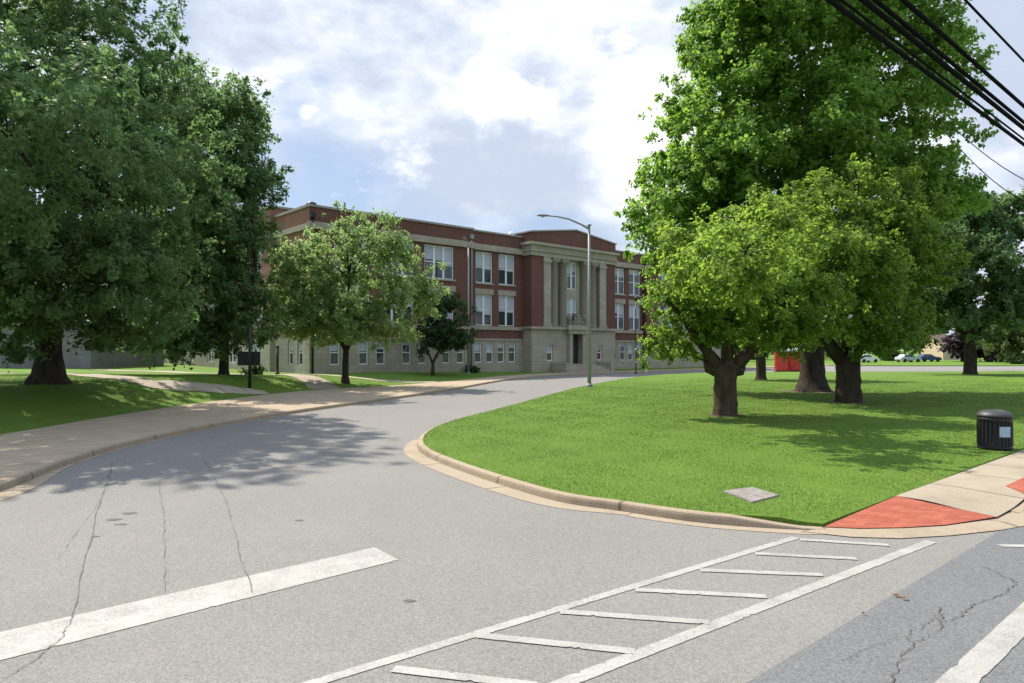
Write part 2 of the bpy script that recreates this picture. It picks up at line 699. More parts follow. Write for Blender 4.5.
# road-side foot of the island kerb, from the brick ramp round to the far side
isl_kerb = catmull([(4.36, 9.72), (3.77, 9.78), (2.72, 10.14), (1.68, 10.87), (.56, 11.8), (-1.18, 14.7), (-2.2, 17.0), (-2.55, 19.1), (-2.42, 21.6), (-1.75, 24.3),
                    (-.8, 26.8), (1.25, 33.5), (4.1, 43.2), (10.2, 59.7), (14.5, 67.5), (20, 72.8), (28, 75.6), (40, 77), (60, 78), (95, 80)], 6)


def inside(poly, X, Y):
    X = np.asarray(X)
    Y = np.asarray(Y)
    r = np.zeros(X.shape, bool)
    j = len(poly) - 1
    for i in range(len(poly)):
        xi, yi = poly[i][0], poly[i][1]
        xj, yj = poly[j][0], poly[j][1]
        if yi != yj:
            c = ((yi > Y) != (yj > Y)) & (X < (xj - xi) * (Y - yi) / (yj - yi) + xi)
            r ^= c
        j = i
    return r


LEFT_LAWN = [(p.x, p.y) for p in left_edge] + [(60, 150), (-170, 150), (-170, -22)]


def left_dist(X, Y):
    pts = np.array([(p.x, p.y) for p in left_edge])
    a, b = pts[:-1], pts[1:]
    X = np.atleast_1d(X).astype(float)
    Y = np.atleast_1d(Y).astype(float)
    best = np.full(X.shape, 1e9)
    for (ax, ay), (bx, by) in zip(a, b):
        dx, dy = bx - ax, by - ay
        t = np.clip(((X - ax) * dx + (Y - ay) * dy) / (dx * dx + dy * dy), 0, 1)
        best = np.minimum(best, np.hypot(X - ax - t * dx, Y - ay - t * dy))
    return best


def sstep(x):
    x = np.clip(x, 0, 1)
    return x * x * (3 - 2 * x)


def z_left(X, Y):
    X = np.atleast_1d(X).astype(float)
    Y = np.atleast_1d(Y).astype(float)
    q = left_dist(X, Y) * inside(LEFT_LAWN, X, Y)
    far = sstep((Y - 36) / 22)
    B = 0.98 * (1 - far) + 0.42 * far + .35 * far * sstep((-X - 18) / 30)
    wid = 4.6 + 5 * far
    return .135 + B * sstep(q / wid) + .03 * np.sin(X * .7) * np.sin(Y * .5) * sstep(q / 3)


def z_right(X, Y):
    X = np.atleast_1d(X).astype(float)
    Y = np.atleast_1d(Y).astype(float)
    # the sod dips to meet the ramp
    ex, ey = 1.84, 1.72
    t = np.clip(((X - 4.36) * ex + (Y - 9.72) * ey) / (ex * ex + ey * ey), 0, 1)
    dist = np.hypot(X - 4.36 - t * ex, Y - 9.72 - t * ey)
    cap = .035 + .10 * t + .16 * dist
    return np.minimum(cap, .135 + .12 * sstep((Y - 14) / 18) * (1 - sstep((Y - 42) / 30)) + .015 * np.sin(X * .9) * np.sin(Y * .6) * sstep((Y - 13) / 5))


def zl(x, y):
    return float(z_left(x, y)[0])


def zr(x, y):
    return float(z_right(x, y)[0])


def sheet(name, poly, mat, zf, near=None, step=None, parent=None):
    pts = [Vector((p[0], p[1])) for p in poly]
    n = len(pts)
    extra = []
    if step:
        for (x0, x1, y0, y1, st) in step:
            gx, gy = np.meshgrid(np.arange(x0, x1, st), np.arange(y0, y1, st))
            gx = gx.ravel() + np.random.RandomState(3).uniform(-.2, .2, gx.size) * st
            gy = gy.ravel() + np.random.RandomState(4).uniform(-.2, .2, gy.size) * st
            k = inside(poly, gx, gy)
            extra += [Vector((a, b)) for a, b in zip(gx[k], gy[k])]
    vv, ee, ff, *_ = delaunay_2d_cdt(pts + extra, [], [list(range(n))], 1, 1e-4)
    xs = np.array([v.x for v in vv])
    ys = np.array([v.y for v in vv])
    zs = zf(xs, ys) if callable(zf) else np.full(xs.shape, float(zf))
    me = bpy.data.meshes.new(name)
    co = [(a, b, c) for a, b, c in zip(xs, ys, zs)]
    ff = [list(f) for f in ff]
    if callable(zf):
        # close the rim down to the base so that the sheet has a cut sod edge
        cnt = {}
        for f in ff:
            for a, b in zip(f, f[1:] + f[:1]):
                cnt[(a, b)] = 1
        low = {}
        for (a, b) in list(cnt):
            if (b, a) not in cnt:
                for q in (a, b):
                    if q not in low:
                        low[q] = len(co)
                        co.append((co[q][0], co[q][1], -.05))
                ff.append([b, a, low[a], low[b]])
    me.from_pydata(co, [], ff)
    me.update()
    o = link(name, me, mat, parent, False)
    return tag(o, kind='structure')


def ribbon(name, A, B, mat, zf, kind='structure', width_n=1):
    """strip between two polylines of the same length; UV.x runs along it in metres"""
    bm = bmesh.new()
    uv = bm.loops.layers.uv.new('UVMap')
    rows = []
    s = 0
    prev = None
    for a, b in zip(A, B):
        m_ = (Vector(a[:2]) + Vector(b[:2])) / 2
        if prev is not None:
            s += (m_ - prev).length
        prev = m_
        row = []
        for k in range(width_n + 1):
            t = k / width_n
            x, y = a[0] + (b[0] - a[0]) * t, a[1] + (b[1] - a[1]) * t
            z = zf(x, y) if callable(zf) else zf
            row.append((bm.verts.new((x, y, z)), s, t * (Vector(a[:2]) - Vector(b[:2])).length))
        rows.append(row)
    for r0, r1 in zip(rows, rows[1:]):
        for k in range(width_n):
            q = (r0[k], r1[k], r1[k + 1], r0[k + 1])
            f = bm.faces.new([v[0] for v in q])
            f.smooth = True
            for lp, v in zip(f.loops, q):
                lp[uv].uv = (v[1], v[2])
    o = obj(name, bm, mat)
    return tag(o, kind=kind)


def resample(P, n):
    P = [Vector((p[0], p[1])) for p in P]
    L = [0]
    for a, b in zip(P, P[1:]):
        L.append(L[-1] + (b - a).length)
    out = []
    j = 0
    for k in range(n):
        s = L[-1] * k / (n - 1)
        while j < len(L) - 2 and L[j + 1] < s:
            j += 1
        t = (s - L[j]) / max(1e-6, L[j + 1] - L[j])
        out.append(P[j].lerp(P[j + 1], min(1, t)))
    return out


def kerb(name, P, side, h=.135, taper0=0, taper1=0):
    """kerb stone along P (road-side foot); side +1: stands to the left of travel"""
    P = resample(P, max(40, int(len(P) * 4)))
    bm = bmesh.new()
    uv = bm.loops.layers.uv.new('UVMap')
    prof = [(0, -.03), (.018, .085), (.03, .118), (.055, .135), (.16, .137), (.16, -.03)]
    s = 0
    rows = []
    total = sum((b - a).length for a, b in zip(P, P[1:]))
    offs = [offset(P, side * q[0]) for q in prof]
    for i in range(len(P)):
        if i:
            s += (P[i] - P[i - 1]).length
        k = 1.0
        if taper0:
            k = min(k, s / taper0)
        if taper1:
            k = min(k, (total - s) / taper1)
        k = max(k, .12)
        rows.append([(bm.verts.new((offs[j][i].x, offs[j][i].y, prof[j][1] * (k if prof[j][1] > 0 else 1))), s, prof[j][0]) for j in range(len(prof))])
    for r0, r1 in zip(rows, rows[1:]):
        for j in range(len(prof) - 1):
            q = (r0[j], r1[j], r1[j + 1], r0[j + 1])
            f = bm.faces.new([v[0] for v in q])
            for lp, v in zip(f.loops, q):
                lp[uv].uv = (v[1], v[2])
    for row in (rows[0], rows[-1]):
        bm.faces.new([v[0] for v in row])
    bmesh.ops.recalc_face_normals(bm, faces=bm.faces)
    return tag(obj(name, bm, M['kerb']), kind='structure')


# base sheet to the horizon and the asphalt
bm = bmesh.new()
bm.faces.new([bm.verts.new(p) for p in ((-3000, -1500, -.06), (3000, -1500, -.06), (3000, 4000, -.06), (-3000, 4000, -.06))])
tag(obj('ground', bm, M['ground']), kind='structure')
bm = bmesh.new()
bm.faces.new([bm.verts.new(p) for p in ((-40, -30, 0), (150, -30, 0), (150, 126, 0), (-40, 126, 0))])
tag(obj('driveway', bm, M['driveway']), kind='structure')
bm = bmesh.new()
bm.faces.new([bm.verts.new(rd(s, p, .004)) for s, p in ((-160, 9), (-160, -2.78), (170, -2.78), (170, 9))])
tag(obj('main_road', bm, M['road']), kind='structure')

# left side: kerb, sidewalk, lawn
kerb('kerb', left_kerb, +1)
lk_in = offset(left_kerb, .16)
ribbon('sidewalk', resample(lk_in, 150), resample(left_edge, 150), M['sidewalk'], .132, width_n=4)
poly = [(p.x, p.y) for p in left_edge] + [(60, 150), (-170, 150), (-170, -22)]
sheet('lawn', poly, M['lawn'], z_left, step=[(-45, 8, 8, 62, .9), (-165, 50, -20, 148, 5.0)])

# island: kerb, lawn
kerb('kerb', isl_kerb, -1, taper0=1.3)
ik_in = offset(isl_kerb, -.16)
isl_poly = [(p.x, p.y) for p in ik_in]
walk_in0, walk_in1 = rd(12.2, -4.38), rd(124, -4.38)
isl_poly = isl_poly + [(walk_in1.x, walk_in1.y), (walk_in0.x, walk_in0.y)]
sheet('lawn', isl_poly, M['lawn'], z_right, step=[(2, 8, 9.6, 14, .3), (-3, 45, 10, 50, .9), (-3, 96, 50, 82, 4.0), (45, 96, 15, 50, 4.0)])

# right sidewalk with the brick ramp
n_ = 80
A = [rd(12.2 + (125 - 12.2) * k / (n_ - 1), -4.38) for k in range(n_)]
B = [rd(12.2 + (125 - 12.2) * k / (n_ - 1), -3.0) for k in range(n_)]


def walk_z(x, y):
    s_, p_ = x * DX + y * DY, x * NX + y * NY
    return .136 - .10 * float(sstep((p_ + 4.1) / 1.1) * (1 - sstep((s_ - 12.9) / 1.7)))


A = A[:1] + [A[0].lerp(A[1], k / 8) for k in range(1, 8)] + [A[1].lerp(A[2], k / 8) for k in range(8)] + A[2:]
B = B[:1] + [B[0].lerp(B[1], k / 8) for k in range(1, 8)] + [B[1].lerp(B[2], k / 8) for k in range(8)] + B[2:]
ribbon('sidewalk', A, B, M['walk_right'], walk_z, width_n=7)
kerb('kerb', [rd(s, -2.84) for s in np.concatenate([np.linspace(12.9, 18, 24), np.linspace(20, 125, 40)])], +1, taper0=2.2)


def flat(name, pts, mat, z):
    bm = bmesh.new()
    uv = bm.loops.layers.uv.new('UVMap')
    if isinstance(z, (int, float)):
        z = [z] * len(pts)
    f = bm.faces.new([bm.verts.new((p[0], p[1], q)) for p, q in zip(pts, z)])
    for lp in f.loops:
        lp[uv].uv = (lp.vert.co.x * DX + lp.vert.co.y * DY + .31, lp.vert.co.x * NX + lp.vert.co.y * NY)
    if f.calc_area() and f.normal.z < 0:
        f.normal_flip()
    return tag(obj(name, bm, mat), kind='structure')


# brick ramp: outer edge follows the apron
q0, q1, q2, q3 = gp(822, 526, .02), gp(892, 494.5, .14), gp(1000, 513.5, .10), gp(960, 523.5, .02)
flat('brick_ramp', [gp(822, 526, .02), rd(12.2, -4.36), rd(12.23, -3.0), gp(975, 519.5, .03), gp(945, 524.2, .022), (gp(905, 526.8, .02)), gp(860, 527.6, .02)],
     M['paver'], [.02, .140, .040, .03, .024, .022, .02])
ribbon('brick_ramp', [rd(q, -3.42) for q in np.linspace(14.5, 16.4, 12)], [rd(q, -3.01) for q in np.linspace(14.0, 16.4, 12)], M['paver'], lambda x, y: walk_z(x, y) + .008, width_n=4)
# pale apron between the ramp and the road
ap_o = [gp(u, v) for u, v in ((800, 531.5), (850, 537), (900, 538.5), (950, 535.5), (1000, 530), (1040, 523), (1090, 513))]
ap_i = [gp(u, v, .018) for u, v in ((822, 526.4), (860, 528), (905, 527.2), (945, 524.8), (975, 520.3), (996, 516.2), (1060, 494))]
ribbon('gutter', ap_i, ap_o, M['gutter'], .012)
# gutter pan along the island nose and along the left kerb
pan = [p for p in isl_kerb if p.y < 19.5 and p.x < 1.9]
pw = [.10 + .34 * math.sin(math.pi * min(1, max(0, (k + .5) / len(pan)))) ** .6 for k in range(len(pan))]
ribbon('gutter', pan, [offset(pan, w)[i] for i, w in enumerate(pw)], M['gutter'], .006)
pan = [p for p in isl_kerb if p.x > 1.85 and p.y < 12]
ribbon('gutter', pan, offset(pan, .22), M['gutter'], .006)
pan = [p for p in left_kerb if 2 < p.y < 15.5]
ribbon('gutter', pan, [offset(pan, -(.06 + .44 * min(1, (15.5 - p.y) / 3.5)))[i] for i, p in enumerate(pan)], M['gutter'], .006)
pan = [p for p in left_kerb if 15.4 < p.y < 60]
ribbon('gutter', pan, offset(pan, -.10), M['gutter'], .006)


def gray(u, v, zf):
    """ground point under a pixel on rolling ground"""
    d = 12.0
    while d < 140:
        p = at(u, v, d)
        if p.z <= zf(p.x, p.y):
            break
        d += .25
    p = at(u, v, d)
    return Vector((p.x, p.y, zf(p.x, p.y)))




def path(name, C_, w):
    c = catmull(C_, 10)
    c = resample(c, 70)
    ribbon(name, offset(c, w / 2), offset(c, -w / 2), M['path'], lambda x, y: (zl(x, y) + .025) if inside(LEFT_LAWN, [x], [y])[0] else .142, width_n=3)


path('path', [(-60, 49), (-36, 47.5)] + [tuple(gray(u, v, zl)[:2]) for u, v in ((58, 374), (129, 379), (190, 386.5), (235, 391), (268, 393.5))], 1.7)
path('path', [(-36, 61), (-27, 57.5), (-19.5, 53.5), (-14.5, 48), (-11.2, 42.5)], 1.9)
path('path', [(-20.5, 55.0), (-15.5, 52.5), (-9.5, 50.5), (-5.5, 51.5)], 1.5)

# far side: lot strip, far lawn
bm = bmesh.new()
bm.faces.new([bm.verts.new(p) for p in ((29, 100, .006), (32, 79, .006), (200, 88, .006), (260, 118, .006), (34, 112, .006))])
tag(obj('parking_lot', bm, M['lot']), kind='structure')
sheet('lawn', [(38, 111), (60, 107.5), (150, 110), (300, 120), (300, 260), (38, 260)], M['lawn'], lambda x, y: .12 + .5 * sstep((y - 112) / 60), step=[(40, 298, 108, 258, 12)])

# ------------------------------------------------------------------ painted markings


def marking(name, quads, z=.008):
    bm = bmesh.new()
    rg = random.Random(len(quads) * 7 + int(z * 1e4))
    for q in quads:
        # long edges are broken up like rolled-on paint that has chipped
        a, b, c, d = [Vector((p[0], p[1])) for p in q]
        if (b - a).length < (d - a).length:
            a, b, c, d = b, c, d, a
        n = int(min(700, max(8, (b - a).length / .035)))
        jt = .003
        row = []
        for k in range(n + 1):
            t = k / n
            p, r = a.lerp(b, t), d.lerp(c, t)
            v = (r - p).normalized()
            e1 = rg.uniform(-jt, jt) + (rg.uniform(0, .02) if rg.random() < .03 else 0)
            e2 = rg.uniform(-jt, jt) + (rg.uniform(0, .03) if rg.random() < .06 else 0)
            p, r = p + v * e1, r - v * e2
            row.append((bm.verts.new((p.x, p.y, z)), bm.verts.new((r.x, r.y, z))))
        for r0, r1 in zip(row, row[1:]):
            bm.faces.new((r0[0], r1[0], r1[1], r0[1]))
    bmesh.ops.recalc_face_normals(bm, faces=bm.faces)
    return tag(obj(name, bm, M['paint']), kind='structure')


def line(a, b, w, ext=0):
    a = Vector((a[0], a[1]))
    b = Vector((b[0], b[1]))
    t = (b - a).normalized()
    a, b = a - t * ext, b + t * ext
    n = Vector((-t.y, t.x)) * w / 2
    return [a + n, b + n, b - n, a - n]


marking('stop_line', [[gp(0, 632), gp(375, 547), gp(399, 559.5), gp(0, 660)], [gp(0, 632), gp(0, 660), gp(-160, 700), gp(-160, 668)]], .006)
l1a, l1b = gp(310, 683), gp(795, 537)
l2a, l2b = gp(560, 683), gp(930, 541)
L1 = line(l1a, l1b, .115, .0)
d1 = (l1a - l1b)
L1 = line(l1b, l1a + d1 * .35, .115)
L2 = line(l2b, l2a + (l2a - l2b) * .35, .14)
qs = []
for (ua, va, ub, vb) in ((795, 539, 890, 545), (750, 553, 858, 558.5), (695, 569.5, 824, 574.5), (630, 589, 768, 596), (555, 610.5, 712, 622),
                         (473, 634, 638, 651), (388, 667, 540, 685)):
    a, b = gp(ua, va), gp(ub, vb)
    t = (b - a).normalized()
    qs.append(line(a + t * .05, b - t * .03, .115))
marking('crosswalk', [L1, L2], .006)
marking('crosswalk', qs, .009)
marking('edge_line', [[rd(-60, -1.84), rd(9.4, -1.84), rd(9.4, -1.62), rd(-60, -1.62)], [rd(11.2, -1.84), rd(160, -1.84), rd(160, -1.62), rd(11.2, -1.62)]], .010)
marking('crosswalk', [line(gp(998, 545.5), gp(1100, 547), .12)], .0105)


def crack(name, pix, w, seed, z=.0125, jit=.014):
    rg = random.Random(seed)
    P = resample([gp(u, v) for u, v in pix], 46)
    A, B = [], []
    jx = jy = 0
    for i, p in enumerate(P):
        jx, jy = jx * .72 + rg.uniform(-jit, jit), jy * .72 + rg.uniform(-jit, jit)
        q = p + Vector((jx, jy))
        ww = w * (.62 if seed < 20 else .8) * rg.uniform(.2, 1.25)
        A.append(q + Vector((ww / 2, 0)))
        B.append(q - Vector((ww / 2, 0)))
    return ribbon(name, A, B, M['crack_faint'] if seed < 20 else M['crack'], z)


for k, (pix, w) in enumerate([
    ([(113, 463), (95, 520), (82, 575), (76, 616)], .022), ([(76, 616), (62, 640), (5, 680)], .016),
    ([(205, 460), (226, 500), (240, 545), (254, 592)], .022), ([(160, 480), (165, 530), (167, 590)], .014),
    ([(113, 463), (108, 490), (60, 560)], .010), ([(300, 455), (330, 452)], .03)]):
    crack('road_crack', pix, w, k)
for k, (pix, w) in enumerate([
    ([(885, 683), (905, 650), (920, 640), (940, 625), (938, 612), (934, 606)], .020),
    ([(940, 622), (968, 608), (1000, 592), (1015, 582)], .022), ([(900, 640), (922, 625), (938, 612)], .012),
    ([(1015, 582), (1000, 575), (980, 566)], .014), ([(895, 640), (870, 645), (840, 660)], .008)]):
    crack('road_crack', pix, w, 20 + k, .0125, .022)
for k, (u, v, r_) in enumerate(((116, 519, .085), (131, 513, .10), (122, 524, .07), (560, 466, .05), (300, 520, .06), (96, 536, .05), (410, 600, .05))):
    rg = random.Random(k)
    p = gp(u, v)
    bm = bmesh.new()
    bm.faces.new([bm.verts.new((p.x + r_ * rg.uniform(.6, 1.2) * 1.3 * math.cos(a), p.y + r_ * rg.uniform(.6, 1.2) * .8 * math.sin(a), .0042)) for a in np.linspace(0, 6.1, 14)])
    tag(obj('oil_stain', bm, M['stain']), kind='structure')
for k, (pix, w) in enumerate([([(880, 640 - 33), (780, 657), (735, 683)], .02), ([(945, 566), (905, 588), (880, 607)], .03)]):
    pass

# ------------------------------------------------------------------ school building
BZ = .45
bc = Vector((-1.5, 71)) + 10.2 * Vector((DX, DY))
BASE = {}
school = empty('school_building', (bc.x, bc.y, BZ), math.atan2(DY, DX))
tag(school, 'long three storey red brick school with limestone base and columned centre entrance', 'school')


def facade(bm, mp, a0, a1, z0, z1, ops=(), rev=.28, mi=0, uvl=None):
    """wall panel with real openings: mp(a, off, z) gives the point; off runs into the wall"""
    As = sorted({a0, a1} | {min(max(v, a0), a1) for o in ops for v in o[:2]})
    Zs = sorted({z0, z1} | {min(max(v, z0), z1) for o in ops for v in o[2:4]})
    cache = {}

    def V(a, o, z):
        k = (round(a, 4), round(o, 4), round(z, 4))
        if k not in cache:
            cache[k] = bm.verts.new(mp(*k))
        return cache[k]

    def quad(ps):
        f = bm.faces.new([V(*p) for p in ps])
        f.material_index = mi
        for lp, p in zip(f.loops, ps):
            lp[uvl].uv = (p[0] + p[1], p[2])

    for x0, x1 in zip(As, As[1:]):
        for y0, y1 in zip(Zs, Zs[1:]):
            cx, cy = (x0 + x1) / 2, (y0 + y1) / 2
            if any(o[0] < cx < o[1] and o[2] < cy < o[3] for o in ops):
                continue
            quad([(x0, 0, y0), (x1, 0, y0), (x1, 0, y1), (x0, 0, y1)])
    for o in ops:
        xa, xb, za, zb = o[0], o[1], max(o[2], z0), min(o[3], z1)
        if zb <= za:
            continue
        quad([(xa, 0, za), (xa, 0, zb), (xa, rev, zb), (xa, rev, za)])
        quad([(xb, 0, za), (xb, rev, za), (xb, rev, zb), (xb, 0, zb)])
        if o[3] <= z1:
            quad([(xa, 0, zb), (xb, 0, zb), (xb, rev, zb), (xa, rev, zb)])
        if o[2] >= z0:
            quad([(xa, 0, za), (xa, rev, za), (xb, rev, za), (xb, 0, za)])


def uvbox(bm, uvl, x0, x1, y0, y1, z0, z1, mi=0):
    vs = [bm.verts.new((x, y, z)) for x in (x0, x1) for y in (y0, y1) for z in (z0, z1)]
    for f in ((0, 1, 3, 2), (4, 6, 7, 5), (0, 4, 5, 1), (2, 3, 7, 6), (0, 2, 6, 4), (1, 5, 7, 3)):
        fc = bm.faces.new([vs[i] for i in f])
        fc.material_index = mi
        for lp in fc.loops:
            c = lp.vert.co
            lp[uvl].uv = (c.x + c.y, c.z)


def nb():
    b = bmesh.new()
    return b, b.loops.layers.uv.new('UVMap')


win_proto = {}


def make_window(kind, w, h, lights, rail=True, blind=.5):
    """white sash window; origin at its foot, it looks towards -y"""
    bm = bmesh.new()
    fr = .085
    box(bm, -w / 2, w / 2, -.05, .06, 0, fr)
    box(bm, -w / 2, w / 2, -.05, .06, h - fr, h)
    for k in range(lights + 1):
        x = -w / 2 + (w - .12) * k / lights + .06
        ww = .06 if k in (0, lights) else .11
        box(bm, x - ww, x + ww, -.047, .057, fr + .002, h - fr - .002)
    if rail:
        box(bm, -w / 2 + .06, w / 2 - .06, -.03, .04, h * .5 - .04, h * .5 + .04)
    fo = obj('window', bm, M['white_frame'], school)
    bm = bmesh.new()
    box(bm, -w / 2 + .03, w / 2 - .03, .012, .022, .03, h - .03)
    obj('pane', bm, M['glass'], fo)
    if blind:
        bm = bmesh.new()
        rg = random.Random(kind)
        for k in range(lights):
            x0 = -w / 2 + (w - .12) * k / lights + .15
            x1 = -w / 2 + (w - .12) * (k + 1) / lights - .03
            bl = blind + rg.uniform(-.12, .1)
            box(bm, x0, x1, .006, .010, h * (1 - bl), h - fr)
        obj('blind', bm, M['blind'], fo)
    return fo


used_proto = {}
BLIND_RNG = random.Random(77)


def window(kind, x, y, z, rz=0.0):
    spec = {'pair': (2.2, 3.1, 2, True, .52), 'triple': (3.4, 3.1, 3, True, .5), 'low': (.95, 2.05, 1, True, .42), 'centre': (1.5, 3.0, 2, True, .4), 'small': (.9, 1.7, 1, True, .5),
            'lowpair': (1.9, 2.05, 2, True, .45)}[kind]
    if kind not in used_proto:
        o = make_window(kind, *spec)
        used_proto[kind] = o
    else:
        o = copy_tree(used_proto[kind], school)
        for ch in o.children:
            if ch.name.startswith('blind'):
                k = BLIND_RNG.choice((.35, .6, .8, 1.0, 1.0, 1.2, 1.5))
                ch.scale = (1, 1, k)
                ch.location = (0, 0, spec[1] * (1 - k) - .085 * (1 - k))
    o.location = (x, y, z)
    o.rotation_euler = (0, 0, rz)
    return o


def build_school():
    wall, wu = nb()
    base, bu = nb()
    trim, tu = nb()
    cop = bmesh.new()
    SPEC = {'pair': (2.2, 3.1), 'triple': (3.4, 3.1), 'low': (.95, 2.05), 'centre': (1.5, 3.0), 'small': (.9, 1.7), 'lowpair': (1.9, 2.05)}
    Z2, Z1, Z0 = 8.75, 4.5, .8

    def run(mp, a0, a1, wins, place, stone_top=3.15, top=13.8, zb=-.6):
        ops_b, ops_s = [], []
        for kind, a, z in wins:
            w, h = SPEC[kind]
            o = (a - w / 2, a + w / 2, z, z + h)
            (ops_s if z < 3 else ops_b).append(o)
            place(kind, a, z)
        facade(base, mp, a0, a1, zb, stone_top, ops_s, uvl=bu)
        facade(wall, mp, a0, a1, stone_top, top, ops_b, uvl=wu)

    def front(y):
        return lambda a, o, z: (a, y + o, z)

    def pl_front(y):
        return lambda k, a, z: window(k, a, y + .18, z)

    # end pavilions
    YP = -.45
    for s in (-1, 1):
        wins = []
        for cx in (17.7, 22.25, 26.8):
            wins += [('triple', s * cx, Z2), ('triple', s * cx, Z1)]
        for cx in (15.2, 16.9, 19.6, 21.3, 24.0, 25.7, 28.4):
            wins.append(('low', s * cx, Z0))
        a0, a1 = (13.7, 30.7) if s > 0 else (-30.7, -13.7)
        run(front(YP), a0, a1, wins, pl_front(YP))
        # wings
        wins = []
        for cx in (8.9, 11.9):
            wins += [('pair', s * cx, Z2), ('pair', s * cx, Z1)]
            wins += [('low', s * (cx - .75), Z0), ('low', s * (cx + .75), Z0)]
        a0, a1 = (6.65, 13.7) if s > 0 else (-13.7, -6.65)
        run(front(0), a0, a1, wins, pl_front(0))
        # little return walls where the planes step
        for b_, u_, z0, z1 in ((base, bu, -.6, 3.15), (wall, wu, 3.15, 13.8)):
            facade(b_, lambda a, o, z: (s * 13.7 + s * o, a, z), YP, 0, z0, z1, uvl=u_)
        # stone courses, butted between the planes
        for (x0, x1, y) in ((13.7, 30.7, YP), (6.65, 13.7, 0)):
            xa, xb = (x0, x1) if s > 0 else (-x1, -x0)
            xa2, xb2 = (xa - .18, xb + .18) if y == YP else (xa, xb)
            uvbox(trim, tu, xa2 if y == YP else xa + .2, xb2 if y == YP else xb - .2, y - .13, y + .02, 4.08, 4.42)
            uvbox(trim, tu, xa2 if y == YP else xa + .2, xb2 if y == YP else xb - .2, y - .08, y + .02, 3.02, 3.2)
            uvbox(trim, tu, xa2 if y == YP else xa + .2, xb2 if y == YP else xb - .2, y - .26, y + .02, 11.98, 12.42)
            uvbox(trim, tu, xa2 if y == YP else xa + .2, xb2 if y == YP else xb - .2, y - .14, y + .02, 12.42, 12.6)
            box(cop, xa - .1, xb + .1, y - .1, y + .4, 13.8, 13.97 + (.012 if y else 0))
        for cx, w in ((17.7, 3.7), (22.25, 3.7), (26.8, 3.7)):
            uvbox(trim, tu, s * cx - w / 2, s * cx + w / 2, YP - .05, YP + .02, 7.62, 8.15)
            uvbox(trim, tu, s * cx - w / 2, s * cx + w / 2, YP - .1, YP + .02, 8.6, 8.74)
        for cx in (8.9, 11.9):
            uvbox(trim, tu, s * cx - 1.2, s * cx + 1.2, -.05, .02, 7.62, 8.15)
            uvbox(trim, tu, s * cx - 1.2, s * cx + 1.2, -.1, .02, 8.6, 8.74)
    # left flank of the front block and the long rear wing
    XL = -30.7
    side = lambda x: (lambda a, o, z: (x + o, a, z))
    pl_side = lambda x: (lambda k, a, z: window(k, x + .18, a, z, R(-90)))
    wall2, wu2 = nb()

    def run2(mp, a0, a1, wins, place, top):
        ops_b, ops_s = [], []
        for kind, a, z in wins:
            w, h = SPEC[kind]
            (ops_s if z < 3 else ops_b).append((a - w / 2, a + w / 2, z, z + h))
            place(kind, a, z)
        facade(base, mp, a0, a1, -.9, 3.15, ops_s, uvl=bu)
        facade(wall2, mp, a0, a1, 3.15, top, ops_b, uvl=wu2)

    run2(side(XL), YP, 6.4, [('low', 1.3, Z0), ('low', 3.2, Z0)], pl_side(XL), 13.8)
    XR = -31.15
    wins = []
    for k in range(5):
        cy = 9.5 + 6.2 * k
        wins += [('pair', cy, Z2), ('pair', cy, Z1), ('lowpair', cy, Z0)]
    run2(side(XR), 6.4, 40, wins, pl_side(XR), 14.7)
    facade(base, lambda a, o, z: (a, 6.4 + o, z), XR, XL, -.9, 3.15, uvl=bu)
    facade(wall2, lambda a, o, z: (a, 6.4 + o, z), XR, 0, 13.0 if False else 3.15, 14.7, uvl=wu2)
    uvbox(trim, tu, XL - .1, XL + .02, YP + .03, 6.4, 4.08, 4.42)
    uvbox(trim, tu, XL - .2, XL + .02, YP + .03, 6.4, 11.98, 12.42)
    uvbox(trim, tu, XR - .1, XR + .02, 6.3, 40, 4.06, 4.40)
    uvbox(trim, tu, XR - .2, XR + .02, 6.25, 40, 11.96, 12.40)
    box(cop, XL - .12, XL + .35, YP + .42, 6.3, 13.79, 14.0)
    box(cop, XR - .12, XR + .35, 6.28, 40.1, 14.7, 14.9)
    box(cop, XR + .36, -8, 6.28, 6.7, 14.7, 14.88)
    # right flank and backs, plain
    for b_, u_, z0, z1 in ((base, bu, -.9, 3.15), (wall, wu, 3.15, 13.8)):
        facade(b_, lambda a, o, z: (30.7 - o, a, z), YP, 22, z0, z1, uvl=u_)
        facade(b_, lambda a, o, z: (a, 22 - o, z), 0, 30.7, z0, z1, uvl=u_)
        facade(b_, lambda a, o, z: (a, 40 - o, z), XR, 0, z0, z1, uvl=u_)
        facade(b_, lambda a, o, z: (0 - o, a, z), 22, 40, z0, z1, uvl=u_)
    # centre pavilion
    YC = -1.3
    ops = [(-.8, .8, .55, 3.75), (-4.4, -3.5, .9, 2.6), (3.5, 4.4, .9, 2.6)]
    facade(base, front(YC), -6.65, 6.65, -.6, 4.25, ops, rev=.5, uvl=bu)
    window('small', -3.95, YC + .2, .9)
    window('small', 3.95, YC + .2, .9)
    for s in (-1, 1):
        facade(base, lambda a, o, z: (s * 6.65 - s * o, a, z), YC, 0, -.6, 4.25, uvl=bu)
        facade(wall, lambda a, o, z: (s * 6.65 - s * o, a, z), YC, 0, 4.25, 11.9, uvl=wu)
        facade(wall, front(YC), *((4.95, 6.65) if s > 0 else (-6.65, -4.95)), 4.25, 11.9, uvl=wu)
        # inner jambs of the recess and the stone pilasters
        facade(trim, lambda a, o, z: (s * 3.9 + s * o, a, z), YC + .1, -.7, 4.25, 11.9, uvl=tu)
        uvbox(trim, tu, *((3.9, 4.95) if s > 0 else (-4.95, -3.9)), YC - .12, YC + .3, 4.25, 11.9)
        uvbox(trim, tu, *((3.8, 5.05) if s > 0 else (-5.05, -3.8)), YC - .2, YC + .1, 11.3, 11.6)
